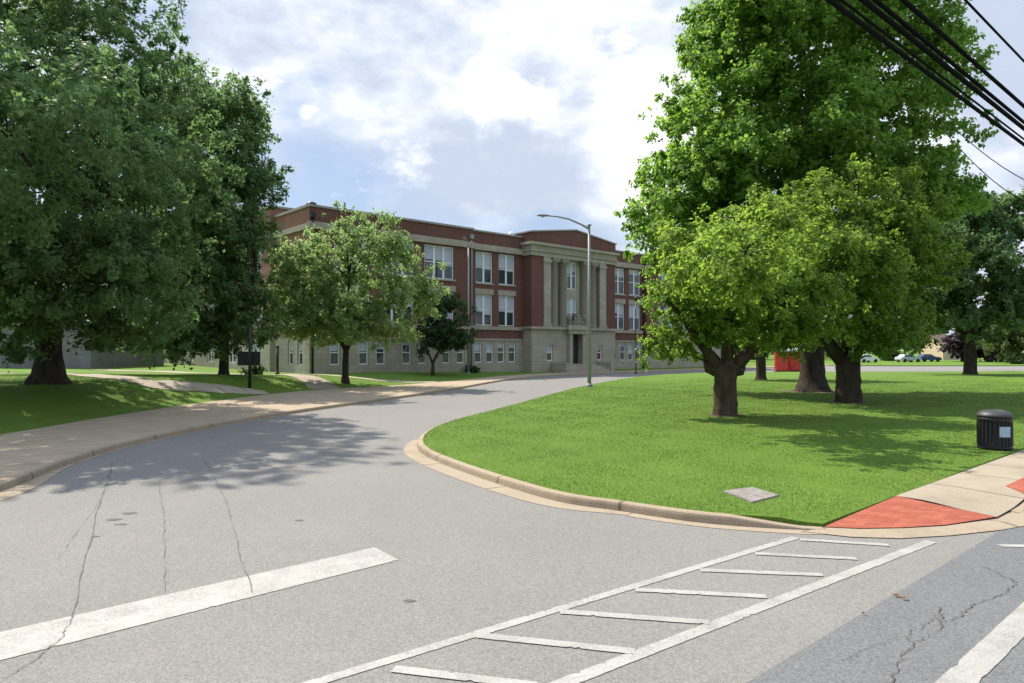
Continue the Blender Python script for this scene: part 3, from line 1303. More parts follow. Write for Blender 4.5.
        uvbox(trim, tu, *((3.8, 5.05) if s > 0 else (-5.05, -3.8)), YC - .2, YC + .1, 4.5, 4.85)
    # recessed back wall of the loggia
    facade(trim, front(-.72), -3.9, 3.9, 4.25, 11.9, [(-.75, .75, 8.75, 11.75), (-.75, .75, 4.7, 7.7)], rev=.2, uvl=tu)
    window('centre', 0, -.58, 8.75)
    window('centre', 0, -.58, 4.7)
    # ledge over the ground storey, entablature, pediment
    uvbox(trim, tu, -6.85, 6.85, YC - .25, 0, 4.25, 4.5)
    uvbox(trim, tu, -6.8, 6.8, YC - .15, 0, 11.9, 13.0)
    uvbox(trim, tu, -7.05, 7.05, YC - .42, .1, 13.0, 13.28)
    uvbox(trim, tu, -6.9, 6.9, YC - .28, .1, 12.35, 12.47)
    for (yy) in (YC,):
        pts = [(-6.7, 13.28), (6.7, 13.28), (6.7, 14.3), (0, 15.15), (-6.7, 14.3)]
        fr = [wall.verts.new((x, yy - .05, z)) for x, z in pts]
        bk = [wall.verts.new((x, 1.2, z)) for x, z in pts]
        f1 = wall.faces.new(fr)
        f2 = wall.faces.new(bk[::-1])
        fs = [f1, f2]
        for i in range(5):
            j = (i + 1) % 5
            fs.append(wall.faces.new((fr[j], fr[i], bk[i], bk[j])))
        for f in fs:
            for lp in f.loops:
                lp[wu].uv = (lp.vert.co.x + lp.vert.co.y, lp.vert.co.z)
    for s in (-1, 1):
        v = [cop.verts.new(p) for p in ((s * 6.85, YC - .15, 14.28), (s * 6.85, 1.3, 14.28), (0, 1.3, 15.15), (0, YC - .15, 15.15),
                                        (s * 6.85, YC - .15, 14.42), (s * 6.85, 1.3, 14.42), (0, 1.3, 15.3), (0, YC - .15, 15.3))]
        for f in ((4, 5, 6, 7), (0, 3, 2, 1), (0, 4, 7, 3), (1, 2, 6, 5), (0, 1, 5, 4)):
            cop.faces.new([v[i] for i in f])
    obj('wall', wall, M['brick'], school)
    tag(obj('wall', wall2, M['brick_side'], school), 'brick flank wall with sunlight painted into its paler colour')
    obj('stone_base', base, M['stone'], school)
    obj('stone_trim', trim, M['stone'], school)
    obj('coping', cop, M['coping'], school)
    # columns
    for x in (-3.1, -1.7, 1.7, 3.1):
        b, u = nb()
        lathe(b, [(.56, 4.5), (.56, 4.62), (.5, 4.7), (.47, 4.8), (.47, 7.5), (.41, 11.15), (.46, 11.22), (.5, 11.35), (.58, 11.45), (.58, 11.5)], 20, (x, YC + .36, 0))
        box(b, x - .58, x + .58, YC - .2, YC + .57, 11.5, 11.9)
        box(b, x - .59, x + .59, YC - .21, YC + .57, 4.51, 4.62)
        obj('column', b, M['stone'], school)
    # entrance
    b, u = nb()
    for s in (-1, 1):
        uvbox(b, u, *((.8, 1.3) if s > 0 else (-1.3, -.8)), YC - .35, YC + .02, .0, 3.8)
        lathe(b, [(.16, 4.75), (.2, 4.85), (.12, 5.0), (.3, 5.3), (.34, 5.6), (.2, 5.75), (.1, 5.95)], 12, (s * 1.2, YC - .2, 0))
    uvbox(b, u, -1.5, 1.5, YC - .5, YC + .02, 3.8, 4.24)
    uvbox(b, u, -1.7, 1.7, YC - .6, YC - .26, 4.24, 4.75)
    # cartouche above the cornice
    for (x0, x1, z1) in ((-.32, .32, 1.25), (-.62, -.33, .85), (.33, .62, .85), (-.9, -.63, .5), (.63, .9, .5)):
        box(b, x0, x1, YC - .5, YC - .2, 4.76, 4.75 + z1, .08)
    obj('door_surround', b, M['stone'], school)
    b = bmesh.new()
    box(b, -.8, -.01, YC + .42, YC + .48, .55, 3.0)
    box(b, .01, .8, YC + .42, YC + .48, .55, 3.0)
    box(b, -.8, .8, YC + .43, YC + .47, 3.05, 3.74)
    d = obj('door', b, M['dark_door'], school)
    b = bmesh.new()
    for s in (-1, 1):
        box(b, s * .4 - .25, s * .4 + .25, YC + .40, YC + .417, 1.5, 2.7)
    obj('pane', b, M['glass'], d)
    b, u = nb()
    for k in range(4):
        uvbox(b, u, -2.4 - .3 * k, 2.4 + .3 * k, YC - 1.0 - .35 * k, YC - .36 + .001 * k, -.6, .5 - .16 * k)
    for s in (-1, 1):
        uvbox(b, u, *((3.35, 3.8) if s > 0 else (-3.8, -3.35)), YC - 2.2, YC - .01, -.6, .75)
    obj('steps', b, M['stone'], school)
    # roofs
    b = bmesh.new()
    box(b, -30.3, 30.4, .42, 21.7, 12.9, 13.1)
    box(b, -30.7, -.3, 6.9, 39.7, 13.7, 13.9)
    rf = obj('roof', b, M['roofing'], school)
    for x, y in ((-28.9, 3.0),):
        b = bmesh.new()
        lathe(b, [(.35, 13.1), (.35, 14.3), (.5, 14.3), (.5, 14.6), (.42, 14.85), (.2, 14.95)], 14, (x, y, 0))
        obj('roof_vent', b, M['black'], rf)
    b = bmesh.new()
    lathe(b, [(.35, 13.1), (.35, 14.1), (.3, 14.35), (.15, 14.5), (.05, 14.52)], 14, (-7.4, 1.0, 0))
    obj('roof_vent', b, M['white_plastic'], rf)
    # downspouts
    for x, y in ((-13.95, YP - .12), (13.45, -.12), (-30.45, YP - .12), (30.4, YP - .12)):
        b = bmesh.new()
        tube(b, [(x, y, -.5), (x, y, 11.9), (x, y + .05, 12.9)], .09, 8)
        box(b, x - .2, x + .2, y - .12, y + .11, 12.9, 13.3)
        obj('downspout', b, M['steel'] if x == -13.95 else M['black'], school)


build_school()

# low grey annex behind the left trees
ann = empty('grey_annex', (-46, 63, .5), math.atan2(DY, DX) - R(40))
tag(ann, 'low grey rendered annex seen under the crowns of the left trees', 'building')
b, u = nb()
aw = []
for k in range(9):
    aw.append((-38.6 + 5.2 * k, -37.2 + 5.2 * k, 1.3, 2.7))
facade(b, lambda a, o, z: (a, o, z), -40, 8, -1.0, 4.2, aw, uvl=u)
facade(b, lambda a, o, z: (8 - o, a, z), 0, 14, -1.0, 4.2, uvl=u)
facade(b, lambda a, o, z: (-40 + o, a, z), 0, 14, -1.0, 4.2, uvl=u)
facade(b, lambda a, o, z: (a, 14 - o, z), -40, 8, -1.0, 4.2, uvl=u)
obj('wall', b, M['grey_wall'], ann)
b = bmesh.new()
box(b, -40.3, 8.3, -.3, 14.3, 4.2, 4.5)
obj('roof', b, M['coping'], ann)
w0 = None
for k in range(9):
    if w0 is None:
        b = bmesh.new()
        for (x0, x1, z0, z1) in ((-.7, .7, 0, .07), (-.7, .7, 1.33, 1.4), (-.7, -.62, .07, 1.33), (.62, .7, .07, 1.33), (-.04, .04, .07, 1.33)):
            box(b, x0, x1, -.04, .05, z0, z1)
        w0 = obj('window', b, M['white_frame'], ann)
        b = bmesh.new()
        box(b, -.68, .68, .01, .02, .02, 1.38)
        obj('pane', b, M['glass'], w0)
        o = w0
    else:
        o = copy_tree(w0, ann)
    o.location = (aw[k][0] + .7, .15, 1.3)

# ------------------------------------------------------------------ trees


def unit(a):
    return a / (np.linalg.norm(a, axis=1)[:, None] + 1e-9)


def crown(name, parent, lobes, nleaf, leaf, mat, seed, clump=.55, per=34, origin=(0, 0, 0), droop=.2, aspect=.55, shell=.62, bough=None, rag=.2):
    """leaves on twigs, twigs on boughs, boughs spread over the lobes of the crown"""
    rs = np.random.RandomState(seed)
    lob = np.array([l[:6] for l in lobes], float)
    bough = bough or clump * 1.7
    area = (lob[:, 3] * lob[:, 4] + lob[:, 3] * lob[:, 5] + lob[:, 4] * lob[:, 5]) * 4.2
    nbo = int(max(6, area.sum() / (bough * bough * 3.1) * 1.9))
    bi = rs.choice(len(lob), nbo, p=area / area.sum())
    d = unit(rs.normal(size=(nbo, 3)))
    u = rs.uniform(0, 1, nbo)
    r = np.where(u < .2, rs.uniform(.25, shell, nbo), rs.uniform(shell + .1, 1.02, nbo))
    r = np.where(u > .9, rs.uniform(1.02, 1.02 + rag, nbo), r)
    bc_ = lob[bi, :3] + d * lob[bi, 3:6] * r[:, None]
    bs = bough * rs.uniform(.55, 1.25, nbo) * np.where(u > .9, .6, 1)
    # twigs
    w = bs ** 2
    ncl = max(12, int(nleaf * 1.55) // per)
    ci_b = rs.choice(nbo, ncl, p=w / w.sum())
    o = rs.normal(size=(ncl, 3)) * .52
    o = np.where(np.linalg.norm(o, axis=1)[:, None] > 1.15, o * .6, o) * np.array([1, 1, .6])
    o[:, 2] += .1 - .25 * (o[:, 0] ** 2 + o[:, 1] ** 2)
    cc = bc_[ci_b] + o * bs[ci_b][:, None]
    out = unit(o + d[ci_b] * .45 + np.array([0, 0, .35]))
    csz = clump * .42 * rs.uniform(.5, 1.4, ncl)
    cnt = np.maximum(5, (per * rs.uniform(.6, 1.4, ncl)).astype(int))
    ci = np.repeat(np.arange(ncl), cnt)
    n = len(ci)
    tw = unit(out + rs.normal(size=(ncl, 3)) * .55)
    off = rs.normal(size=(n, 3)) * (csz[ci] * .42)[:, None] + tw[ci] * (rs.uniform(-1, 1.1, n) * csz[ci])[:, None]
    off[:, 2] -= droop * np.abs(rs.normal(size=n)) * csz[ci]
    P = cc[ci] + off - np.array(origin)
    nrm = unit(out[ci] * .9 + rs.normal(size=(n, 3)) * .55 + np.array([0, 0, .3]))
    t = unit(np.cross(nrm, rs.normal(size=(n, 3))))
    bt = np.cross(nrm, t)
    L = (leaf * 1.12 * rs.uniform(.6, 1.3, n))[:, None]
    Wd = L * aspect * 1.15
    bend = nrm * L * .16
    v = np.empty((n, 4, 3))
    v[:, 0] = P - t * L * .5
    v[:, 1] = P + bt * Wd * .5 + bend
    v[:, 2] = P + t * L * .5
    v[:, 3] = P - bt * Wd * .5 + bend
    me = mesh_np(name, v.reshape(-1, 3), 4, np.arange(n * 4))
    return link(name, me, mat, parent)


def soil(x, y, r, zf, seed):
    rg_ = random.Random(seed)
    bm = bmesh.new()
    rings = []
    n = 28
    wob = [rg_.uniform(.75, 1.2) for _ in range(n)]
    for q in (.0, .5, 1.0):
        rings.append([bm.verts.new((x + r * q * wob[k] * math.cos(6.2832 * k / n), y + r * q * wob[k] * math.sin(6.2832 * k / n),
                                    zf(x + r * q * wob[k] * math.cos(6.2832 * k / n), y + r * q * wob[k] * math.sin(6.2832 * k / n)) + .03 * (1 - q) + .012)) for k in range(n)] if q else
                     [bm.verts.new((x, y, zf(x, y) + .05))])
    for k in range(n):
        bm.faces.new((rings[0][0], rings[1][k], rings[1][(k + 1) % n]))
        bm.faces.new((rings[1][k], rings[2][k], rings[2][(k + 1) % n], rings[1][(k + 1) % n]))
    tag(obj('soil', bm, M['soil'], None, True), kind='structure')


M['soil'] = plain('bare_soil', (.10, .075, .045), .95, .4, 6)


def tree(name, label, base, trunk, limbs, lobes, nleaf, leaf, mat, bk, seed, group=None, cat='tree', **kw):
    """trunk: [(dx,dy,z,r)...] from the base; limbs: lists of (dx,dy,z,r); lobes in world space"""
    t = tag(empty(name, base), label, cat, group)
    rng = random.Random(seed)
    bm = bmesh.new()
    b0 = Vector(base)
    tp, tr_ = [], []
    for p, q in zip(trunk, trunk[1:]):
        for k in range(3):
            tp.append(Vector(p[:3]).lerp(Vector(q[:3]), k / 3))
            tr_.append((p[3] + (q[3] - p[3]) * k / 3) * rng.uniform(.965, 1.035))
    tp.append(Vector(trunk[-1][:3]))
    tr_.append(trunk[-1][3])
    tube(bm, tp, tr_, 22, wob=.05, rng=rng)
    for lb in limbs:
        tube(bm, [Vector(p[:3]) for p in lb], [p[3] for p in lb], 8, wob=.07, rng=rng)
    # limbs out to the lobes, with forks
    tip = Vector(trunk[-1][:3])
    tr = trunk[-1][3]
    starts = [Vector(l[-1][:3]) for l in limbs] or [tip]
    for l in lobes:
        c = Vector(l[:3]) - b0
        s = min(starts, key=lambda q: (q - c).length)
        r0 = max(.03, min(tr * .45, .035 * (c - s).length ** .9))
        mid = s.lerp(c, .5) + Vector((rng.uniform(-.3, .3), rng.uniform(-.3, .3), rng.uniform(.1, .6))) * min(1.2, (c - s).length * .15)
        tube(bm, [s, s.lerp(mid, .5), mid, c], [r0, r0 * .8, r0 * .6, r0 * .3], 7, wob=.06, rng=rng)
        for k in range(5):
            dv = Vector((rng.gauss(0, 1), rng.gauss(0, 1), rng.gauss(.25, .7))).normalized()
            e = c + Vector((dv.x * l[3], dv.y * l[4], dv.z * l[5])) * .85
            s2 = mid.lerp(c, rng.uniform(0, 1))
            tube(bm, [s2, s2.lerp(e, .5) + Vector((0, 0, .12)), e], [r0 * .4, r0 * .26, .012], 5, cap=False)
    obj('trunk', bm, bk, t)
    crown('crown', t, lobes, nleaf, leaf, mat, seed, origin=base, **kw)
    return t


def LB(specs):
    """(u, v, depth, half width px, half height px[, half depth m]) -> world ellipsoids"""
    out = []
    for s in specs:
        p = at(s[0], s[1], s[2])
        k = s[2] / F
        rx, rz = s[3] * k, s[4] * k
        ry = s[5] if len(s) > 5 else (rx + rz) / 2
        out.append((p.x, p.y, p.z, rx, ry, rz))
    return out


# big oak on the bank
ob = Vector((-19.2, 29.0, 0))
ob.z = zl(ob.x, ob.y) - .08
tree('oak_tree', 'huge dark green oak with flared trunk on the shaded bank left of the sidewalk', ob,
     [(0, 0, -.3, 1.05), (0, 0, .12, .85), (.02, 0, .5, .62), (.03, 0, 1.1, .50), (0, 0, 2.2, .46), (0, .1, 4.5, .42), (.2, .1, 8, .34), (.1, 0, 12, .2)],
     [[(0, 0, 2.4, .3), (-1.6, -.4, 3.6, .22), (-3.5, -.6, 5.2, .14)], [(0, 0, 2.9, .3), (1.5, -.6, 4.0, .2), (3.2, -1.0, 5.0, .13)], [(0, 0, 4.2, .3), (.9, 1.5, 6, .2), (1.4, 3.4, 8, .12)],
      [(0.1, 0, 6.5, .26), (-1.2, -1.3, 8.6, .18), (-2, -2.6, 11, .1)]],
     LB([(30, 40, 29, 120, 150, 4.8), (140, 160, 28.5, 78, 105), (-80, 190, 29, 130, 130), (50, 285, 27, 105, 58, 3.4), (-10, -120, 30, 130, 140), (112, 50, 29, 66, 80), (70, 190, 25.5, 95, 90, 2.2),
         (125, 300, 28.5, 66, 48), (-30, 300, 28, 55, 45), (60, 180, 33.5, 120, 130, 3), (150, 215, 29.5, 45, 80), (50, 255, 24, 92, 62, 2.2), (-70, 235, 22.5, 125, 85, 3), (118, 262, 24.5, 46, 50, 1.5),
         (0, 130, 20, 120, 95, 2.4), (-130, 280, 21.5, 110, 50, 2.6), (95, 120, 23, 60, 70, 1.8), (20, 322, 27, 45, 28, 1.6), (110, 338, 27, 40, 18, 1.4)]),
     165000, .16, M['oak'], M['bark_dark'], 11, clump=.62, per=44)
# second dark tree behind it
b2 = Vector((-17.9, 43.5, 0))
b2.z = zl(b2.x, b2.y) - .05
tree('dark_shade_tree', 'dark green shade tree right of the huge oak before the brick flank wall', b2,
     [(0, 0, -.2, .42), (0, 0, .3, .3), (.05, 0, 2, .25), (.1, 0, 5, .22), (.1, 0, 10, .14)],
     [[(.05, 0, 2.4, .16), (-1.2, .3, 4, .11), (-2.2, .5, 6, .08)], [(.05, 0, 2.8, .16), (1.2, -.4, 4.6, .11), (2.2, -.6, 6.5, .07)]],
     LB([(205, 150, 43, 54, 72), (232, 205, 42.5, 42, 70), (175, 235, 43, 56, 85), (222, 295, 42, 34, 42), (175, 318, 43, 52, 30), (195, 245, 40.5, 50, 75, 2), (222, 122, 43, 38, 40), (200, 230, 46, 60, 95, 2.5), (258, 168, 43, 26, 36), (215, 330, 42, 38, 16), (185, 100, 43, 30, 40), (170, 338, 41, 46, 14), (250, 318, 42, 22, 22), (240, 98, 43, 22, 22)]),
     74000, .21, M['oak'], M['bark_dark'], 12, clump=.75, per=40)
# light green tree on the lawn between the paths
b3 = Vector((-10.95, 46.0, 0))
b3 = Vector((-11.0, 46.2, zl(-11.0, 46.2) - .05))
tree('honey_locust_tree', 'airy pale green tree with slim trunk on the lawn in front of the school wing', b3,
     [(0, 0, -.2, .42), (0, 0, .12, .30), (0, 0, .6, .22), (.02, 0, 1.6, .2), (.05, 0, 2.3, .19)],
     [[(.05, 0, 2.2, .14), (-.9, .2, 3.6, .1), (-2, .3, 5, .06)], [(.05, 0, 2.2, .14), (.9, -.2, 3.5, .1), (2.2, -.3, 4.8, .06)], [(.05, 0, 2.3, .15), (.1, .2, 4.5, .11), (.2, .2, 7, .06)],
      [(.05, 0, 2.3, .12), (-.3, -.9, 4, .08), (-.5, -1.8, 5.5, .05)]],
     LB([(350, 285, 46, 62, 52), (305, 292, 46, 38, 46), (400, 295, 46, 38, 42), (352, 238, 46, 40, 28), (345, 318, 45, 60, 26), (395, 248, 46, 26, 24), (310, 250, 46, 28, 24), (345, 214, 46, 9, 10), (386, 216, 46, 7, 10),
         (290, 270, 46, 22, 30), (425, 290, 46, 18, 26), (318, 326, 45.5, 44, 20), (385, 328, 45.5, 40, 18), (290, 305, 46, 26, 26)]),
     44000, .16, M['locust'], M['bark_dark'], 13, clump=.5, per=30, droop=.35, shell=.4)
# small dark tree near the school wall
b4 = Vector((-6.9, 61.0, zl(-6.9, 61.0)))
tree('small_round_tree', 'small dark round tree with a forked trunk close to the school wall', b4,
     [(0, 0, -.1, .2), (0, 0, .6, .15), (0.02, 0, 1.1, .14)],
     [[(0, 0, 1.0, .11), (-.35, 0, 1.9, .08), (-.7, 0, 2.8, .05)], [(0, 0, 1.0, .11), (.4, .1, 1.9, .08), (.8, .1, 2.9, .05)]],
     LB([(444, 322, 61, 27, 27), (430, 338, 61, 20, 16), (458, 336, 60.5, 15, 16), (446, 304, 61, 16, 14)]),
     15000, .17, M['shrub'], M['bark'], 14, clump=.42, per=30, shell=.5)


def swell(h, r):
    return [(0, 0, -.15, r * 1.22), (0, 0, .08, r * 1.08), (.02, 0, .4, r * .98), (.0, 0, h * .55, r * .92), (.03, 0, h * .8, r * .98), (0, 0, h * .93, r * 1.22), (0, 0, h, r * 1.1), (0, 0, h + .22, r * .7)]


# two pollarded cherries and the tall maple on the island lawn
bA = Vector((7.45, 24.5, zr(7.45, 24.5)))
tree('cherry_tree', 'yellow green tree on a short thick knobbly trunk, nearest on the island lawn', bA, swell(1.75, .40),
     [[(-.2, 0, 1.7, .22), (-.8, .1, 2.5, .17), (-1.5, .1, 3.5, .11), (-2.4, .1, 4.4, .07)], [(.1, -.1, 1.75, .17), (0, -.3, 2.6, .13), (.2, -.5, 4, .08)], [(.3, 0, 1.7, .24), (1.0, .1, 2.35, .18), (1.9, .2, 3.0, .13), (2.9, .3, 3.8, .07)],
      [(.15, .2, 1.75, .2), (.4, .7, 3, .14), (.6, 1.3, 4.6, .08)], [(-.3, .1, 1.5, .16), (-.52, .1, 1.62, .2), (-.62, .1, 1.9, .13)], [(.3, .0, 1.5, .16), (.55, 0, 1.55, .17), (.66, 0, 1.72, .09)]],
     LB([(735, 298, 24.5, 62, 48), (696, 305, 24.3, 40, 42), (785, 285, 25, 52, 50), (705, 255, 24.5, 45, 40), (666, 322, 24.2, 15, 25, .8), (757, 240, 25, 46, 42), (735, 300, 22.6, 52, 40, 1.2), (686, 285, 24.3, 24, 34), (664, 350, 24.1, 11, 12, .5), (690, 338, 24.0, 30, 14, 1.0), (772, 338, 24.2, 34, 13, 1.0), (800, 320, 24.4, 36, 24), (712, 264, 20.2, 44, 40, 1.5), (752, 255, 20.0, 58, 44, 1.5), (738, 258, 17.4, 46, 28, 1.3), (720, 222, 24.5, 20, 16, .7), (772, 205, 25, 16, 18, .7)]),
     40000, .135, M['cherry'], M['bark'], 15, clump=.40, per=30, aspect=.5, droop=.3, rag=.36, shell=.5)
bB = Vector((14.4, 30.0, zr(14.4, 30.0)))
tree('cherry_tree', 'yellow green tree with a wide forked trunk, right of the tall maple trunk', bB, [(0, 0, -.15, .66), (0, 0, .1, .55), (0, 0, .7, .49), (0, 0, 1.5, .49), (0, 0, 1.9, .46), (0, 0, 2.1, .33)],
     [[(-.25, 0, 1.8, .32), (-.9, 0, 2.6, .27), (-1.6, .1, 3.4, .2), (-2.6, .2, 4.6, .1)], [(.2, 0, 1.9, .32), (.6, 0, 2.9, .26), (1.1, .2, 4.4, .16)], [(.1, .2, 1.9, .2), (.1, .6, 3.2, .16), (0, 1.2, 5, .08)]],
     LB([(850, 268, 30, 72, 55), (800, 245, 30, 52, 50), (898, 270, 30.3, 44, 48), (848, 210, 30, 52, 36), (905, 318, 30, 30, 26), (835, 318, 29.5, 62, 26), (885, 338, 29.5, 40, 15, 1.2), (845, 265, 27.6, 62, 55, 1.4), (925, 240, 30.5, 26, 36), (880, 225, 30.5, 45, 42), (815, 195, 30, 28, 24), (862, 172, 30, 16, 16, .8), (905, 192, 30, 20, 18, .9), (930, 205, 30.5, 14, 14, .7), (790, 205, 30, 16, 20, .8)]),
     52000, .15, M['cherry'], M['bark_dark'], 16, clump=.45, per=30, aspect=.5, droop=.3, rag=.34, shell=.5)
bC = Vector((16.3, 38.0, zr(16.3, 38.0)))
tree('maple_tree', 'towering bright green maple rising above the picture behind the cherry trees', bC,
     [(0, 0, -.2, 1.15), (0, 0, .12, .92), (0, 0, .5, .72), (0, 0, 1.5, .62), (0, 0, 4, .58), (0, 0, 8, .5), (.1, 0, 13, .34), (.1, 0, 18, .2)],
     [[(0, 0, 4, .3), (-2, .2, 6.5, .22), (-4.5, .3, 9, .12)], [(0, 0, 4.6, .3), (2, .2, 7.2, .22), (4.2, .2, 10, .12)], [(0, 0, 6, .3), (-.8, -2, 9, .2), (-1, -3.6, 12, .12)], [(0, 0, 8, .26), (1, 1.5, 12, .18), (1.5, 2.4, 16, .1)]],
     LB([(795, 110, 38.5, 110, 110, 5), (715, 165, 38, 66, 78), (682, 225, 38, 50, 52), (890, 110, 39.5, 66, 105), (780, -50, 38, 76, 105), (868, -50, 39, 84, 90), (830, 215, 37.5, 105, 75, 4), (662, 205, 38, 26, 36), (915, 185, 39, 42, 52),
         (742, 60, 38, 54, 72), (790, 130, 34.8, 85, 95, 2.4), (720, 190, 35.8, 52, 60, 2), (800, 0, 35.8, 80, 85, 2.5), (690, 270, 37.6, 46, 32), (935, 70, 39.5, 30, 58), (674, 135, 38, 24, 40), (722, 25, 38, 30, 44)]),
     165000, .205, M['maple'], M['bark_dark'], 17, clump=.8, per=40, aspect=.7)
for x_, y_, r_ in ((7.45, 24.5, .62), (14.4, 30.0, .85), (16.3, 38.0, 1.7)):
    soil(x_, y_, r_, zr, int(x_ * 10))
bD = Vector((19.2, 54.0, zr(19.2, 54.0)))
tree('lawn_tree', 'slim dark trunked tree between the nearest cherry tree and the maple', bD,
     [(0, 0, -.1, .5), (0, 0, .3, .38), (0, 0, 2.2, .34), (0, 0, 4.0, .26)], [],
     LB([(760, 300, 54, 46, 40), (785, 290, 54, 40, 36), (745, 318, 54, 30, 20), (790, 322, 54, 28, 16)]),
     14000, .24, M['dark_leaf'], M['bark_dark'], 18, clump=.6, per=30)
bE = Vector((44.5, 68.0, .15))
tree('shade_tree', 'dark round shade tree by the far edge of the lawn, behind the right cherry tree', bE,
     [(0, 0, -.1, .75), (0, 0, .3, .58), (0, 0, 2.5, .5), (0, 0, 5, .42), (0, 0, 9, .2)],
     [[(0, 0, 3, .3), (-2, 0, 5.5, .2), (-4, 0, 7.5, .1)], [(0, 0, 3, .3), (2, 0, 5.5, .2), (3.6, 0, 7.5, .1)]],
     LB([(955, 275, 68, 50, 58), (1005, 262, 68, 42, 56), (925, 300, 68, 36, 36), (1040, 285, 68, 42, 52), (965, 218, 68, 26, 28), (990, 315, 66, 48, 24), (940, 255, 66, 30, 44), (990, 222, 68, 36, 26), (952, 208, 68, 24, 24), (1020, 215, 68, 24, 26)]),
     40000, .34, M['dark_leaf'], M['bark_dark'], 19, clump=.95, per=34)
bF = Vector((61.5, 82.5, .1))
tree('rounded_tree', 'olive green rounded tree cut by the right edge of the picture', bF,
     [(0, 0, -.1, .3), (0, 0, 1.0, .22), (0, 0, 2.2, .18)], [],
     LB([(1018, 318, 82, 26, 34), (1045, 310, 82, 30, 40), (1000, 335, 82, 16, 20), (1030, 342, 81, 30, 18)]),
     12000, .3, M['far'], M['bark_dark'], 20, clump=.7, per=26)

# trees beyond the parking lot and behind the school
rg = random.Random(5)
kinds = [('far', 'olive green'), ('dark_leaf', 'dark green'), ('maple', 'bright green'), ('plum', 'plum purple')]
for (u, d, wpx, top, ki, lab) in (
    (722, 122, 26, 322, 1, 'dark green distant tree right of the school end, behind the nearest cherry trunk'),
    (752, 150, 24, 326, 0, 'olive distant tree left of the red cabins'),
    (776, 175, 30, 322, 0, 'broad olive distant tree right above the red cabins'),
    (700, 165, 30, 322, 0, 'broad olive distant tree behind the right end of the school'),
    (822, 180, 30, 324, 1, 'dark distant tree between the maple trunk and the forked cherry trunk'),
    (905, 190, 34, 320, 2, 'bright green distant tree behind the silver car'),
    (800, 150, 26, 322, 1, 'dark distant tree right behind the red cabins'),
    (845, 158, 24, 330, 0, 'olive distant tree behind the forked cherry trunk'),
    (880, 165, 30, 318, 1, 'dark distant tree behind the white parked car'),
    (920, 170, 26, 312, 0, 'olive distant tree behind the dark blue car'),
    (962, 135, 17, 330, 3, 'plum purple leaved tree left of the far shade tree trunk'),
    (990, 132, 17, 334, 3, 'plum purple leaved tree right of the far shade tree trunk'),
    (985, 185, 34, 308, 1, 'dark distant tree behind the plum leaved trees'),
    (1030, 178, 36, 305, 0, 'tall olive distant tree at the right edge behind the rounded tree'),
    (1075, 170, 36, 312, 1, 'dark distant tree beyond the right edge')):
    if u > 1060:
        continue
    p = at(u, 350, d)
    p.z = .3
    hh = CAMH + (HOR - top) * d / F
    ww = wpx * d / F
    lob = [(p.x + rg.uniform(-.3, .3) * ww, p.y, hh * rg.uniform(.45, .66), ww * rg.uniform(.55, .8), ww * .7, hh * .34) for _ in range(4)]
    lob.append((p.x, p.y, hh * .78, ww * .5, ww * .5, hh * .22))
    tree('distant_tree', lab, p, [(0, 0, -.1, .3), (0, 0, 1.0, .24), (0, 0, hh * .4, .18)], [], lob, 5200, .5, M[kinds[ki][0]], M['bark_dark'], 40 + u, group='trees beyond the parking lot', clump=1.0, per=22)
for (u, d, wpx, top, ki, lab) in ((20, 98, 60, 318, 1, 'dark distant tree behind the grey annex, right of the oak trunk'), (-30, 96, 50, 310, 0, 'olive distant tree behind the grey annex, left of the oak trunk'), (110, 112, 50, 316, 0, 'olive distant tree behind the grey annex at its right end')):
    p = at(u, 350, d)
    p.z = .8
    hh = CAMH + (HOR - top) * d / F + 2
    ww = wpx * d / F
    lob = [(p.x + rg.uniform(-.3, .3) * ww, p.y, hh * rg.uniform(.45, .66), ww * rg.uniform(.55, .8), ww * .5, hh * .34) for _ in range(4)]
    tree('distant_tree', lab, p, [(0, 0, -.1, .3), (0, 0, 1.0, .24), (0, 0, hh * .4, .18)], [], lob, 6000, .5, M[kinds[ki][0]], M['bark_dark'], 90 + u, group='trees behind the annex', clump=1.0, per=22)

# clipped bushes by the far lot
for (u, d, w, h, lab) in ((888, 140, 2.6, 1.9, 'low green bush between the white and the dark blue car'), (848, 138, 2.4, 1.7, 'low green bush behind the forked cherry trunk'), (1012, 118, 2.2, 2.0, 'low green bush at the right edge beyond the lot')):
    p = at(u, 350, d)
    p.z = .3
    t = tag(empty('bush', p), lab, 'bush', 'bushes beyond the parking lot')
    crown('foliage', t, [(p.x, p.y, .3 + h * .45, w * .7, w * .6, h * .55), (p.x + w * .4, p.y, .3 + h * .35, w * .5, w * .5, h * .45)], 2500, .3, M['shrub'], 60 + u, origin=p, clump=.5, per=20)
# foundation shrubs along the school front
for k, (t_, lab) in enumerate(((-25.5, 'low foundation shrub left of the pale lawn tree'), (-4.2, 'low foundation shrub by the galvanised downspout'))):
    p = Vector((-1.5 + DX * (t_ + 0), 71 + DY * t_)) + Vector((NX, NY)) * 1.3
    z = zl(p.x, p.y)
    q = Vector((p.x, p.y, z))
    e = tag(empty('bush', q), lab, 'bush', 'shrubs along the school front')
    crown('foliage', e, [(p.x, p.y, z + .3, .8, .7, .42)], 1500, .14, M['shrub'], 80 + k, origin=q, clump=.25, per=20)

# ------------------------------------------------------------------ street furniture


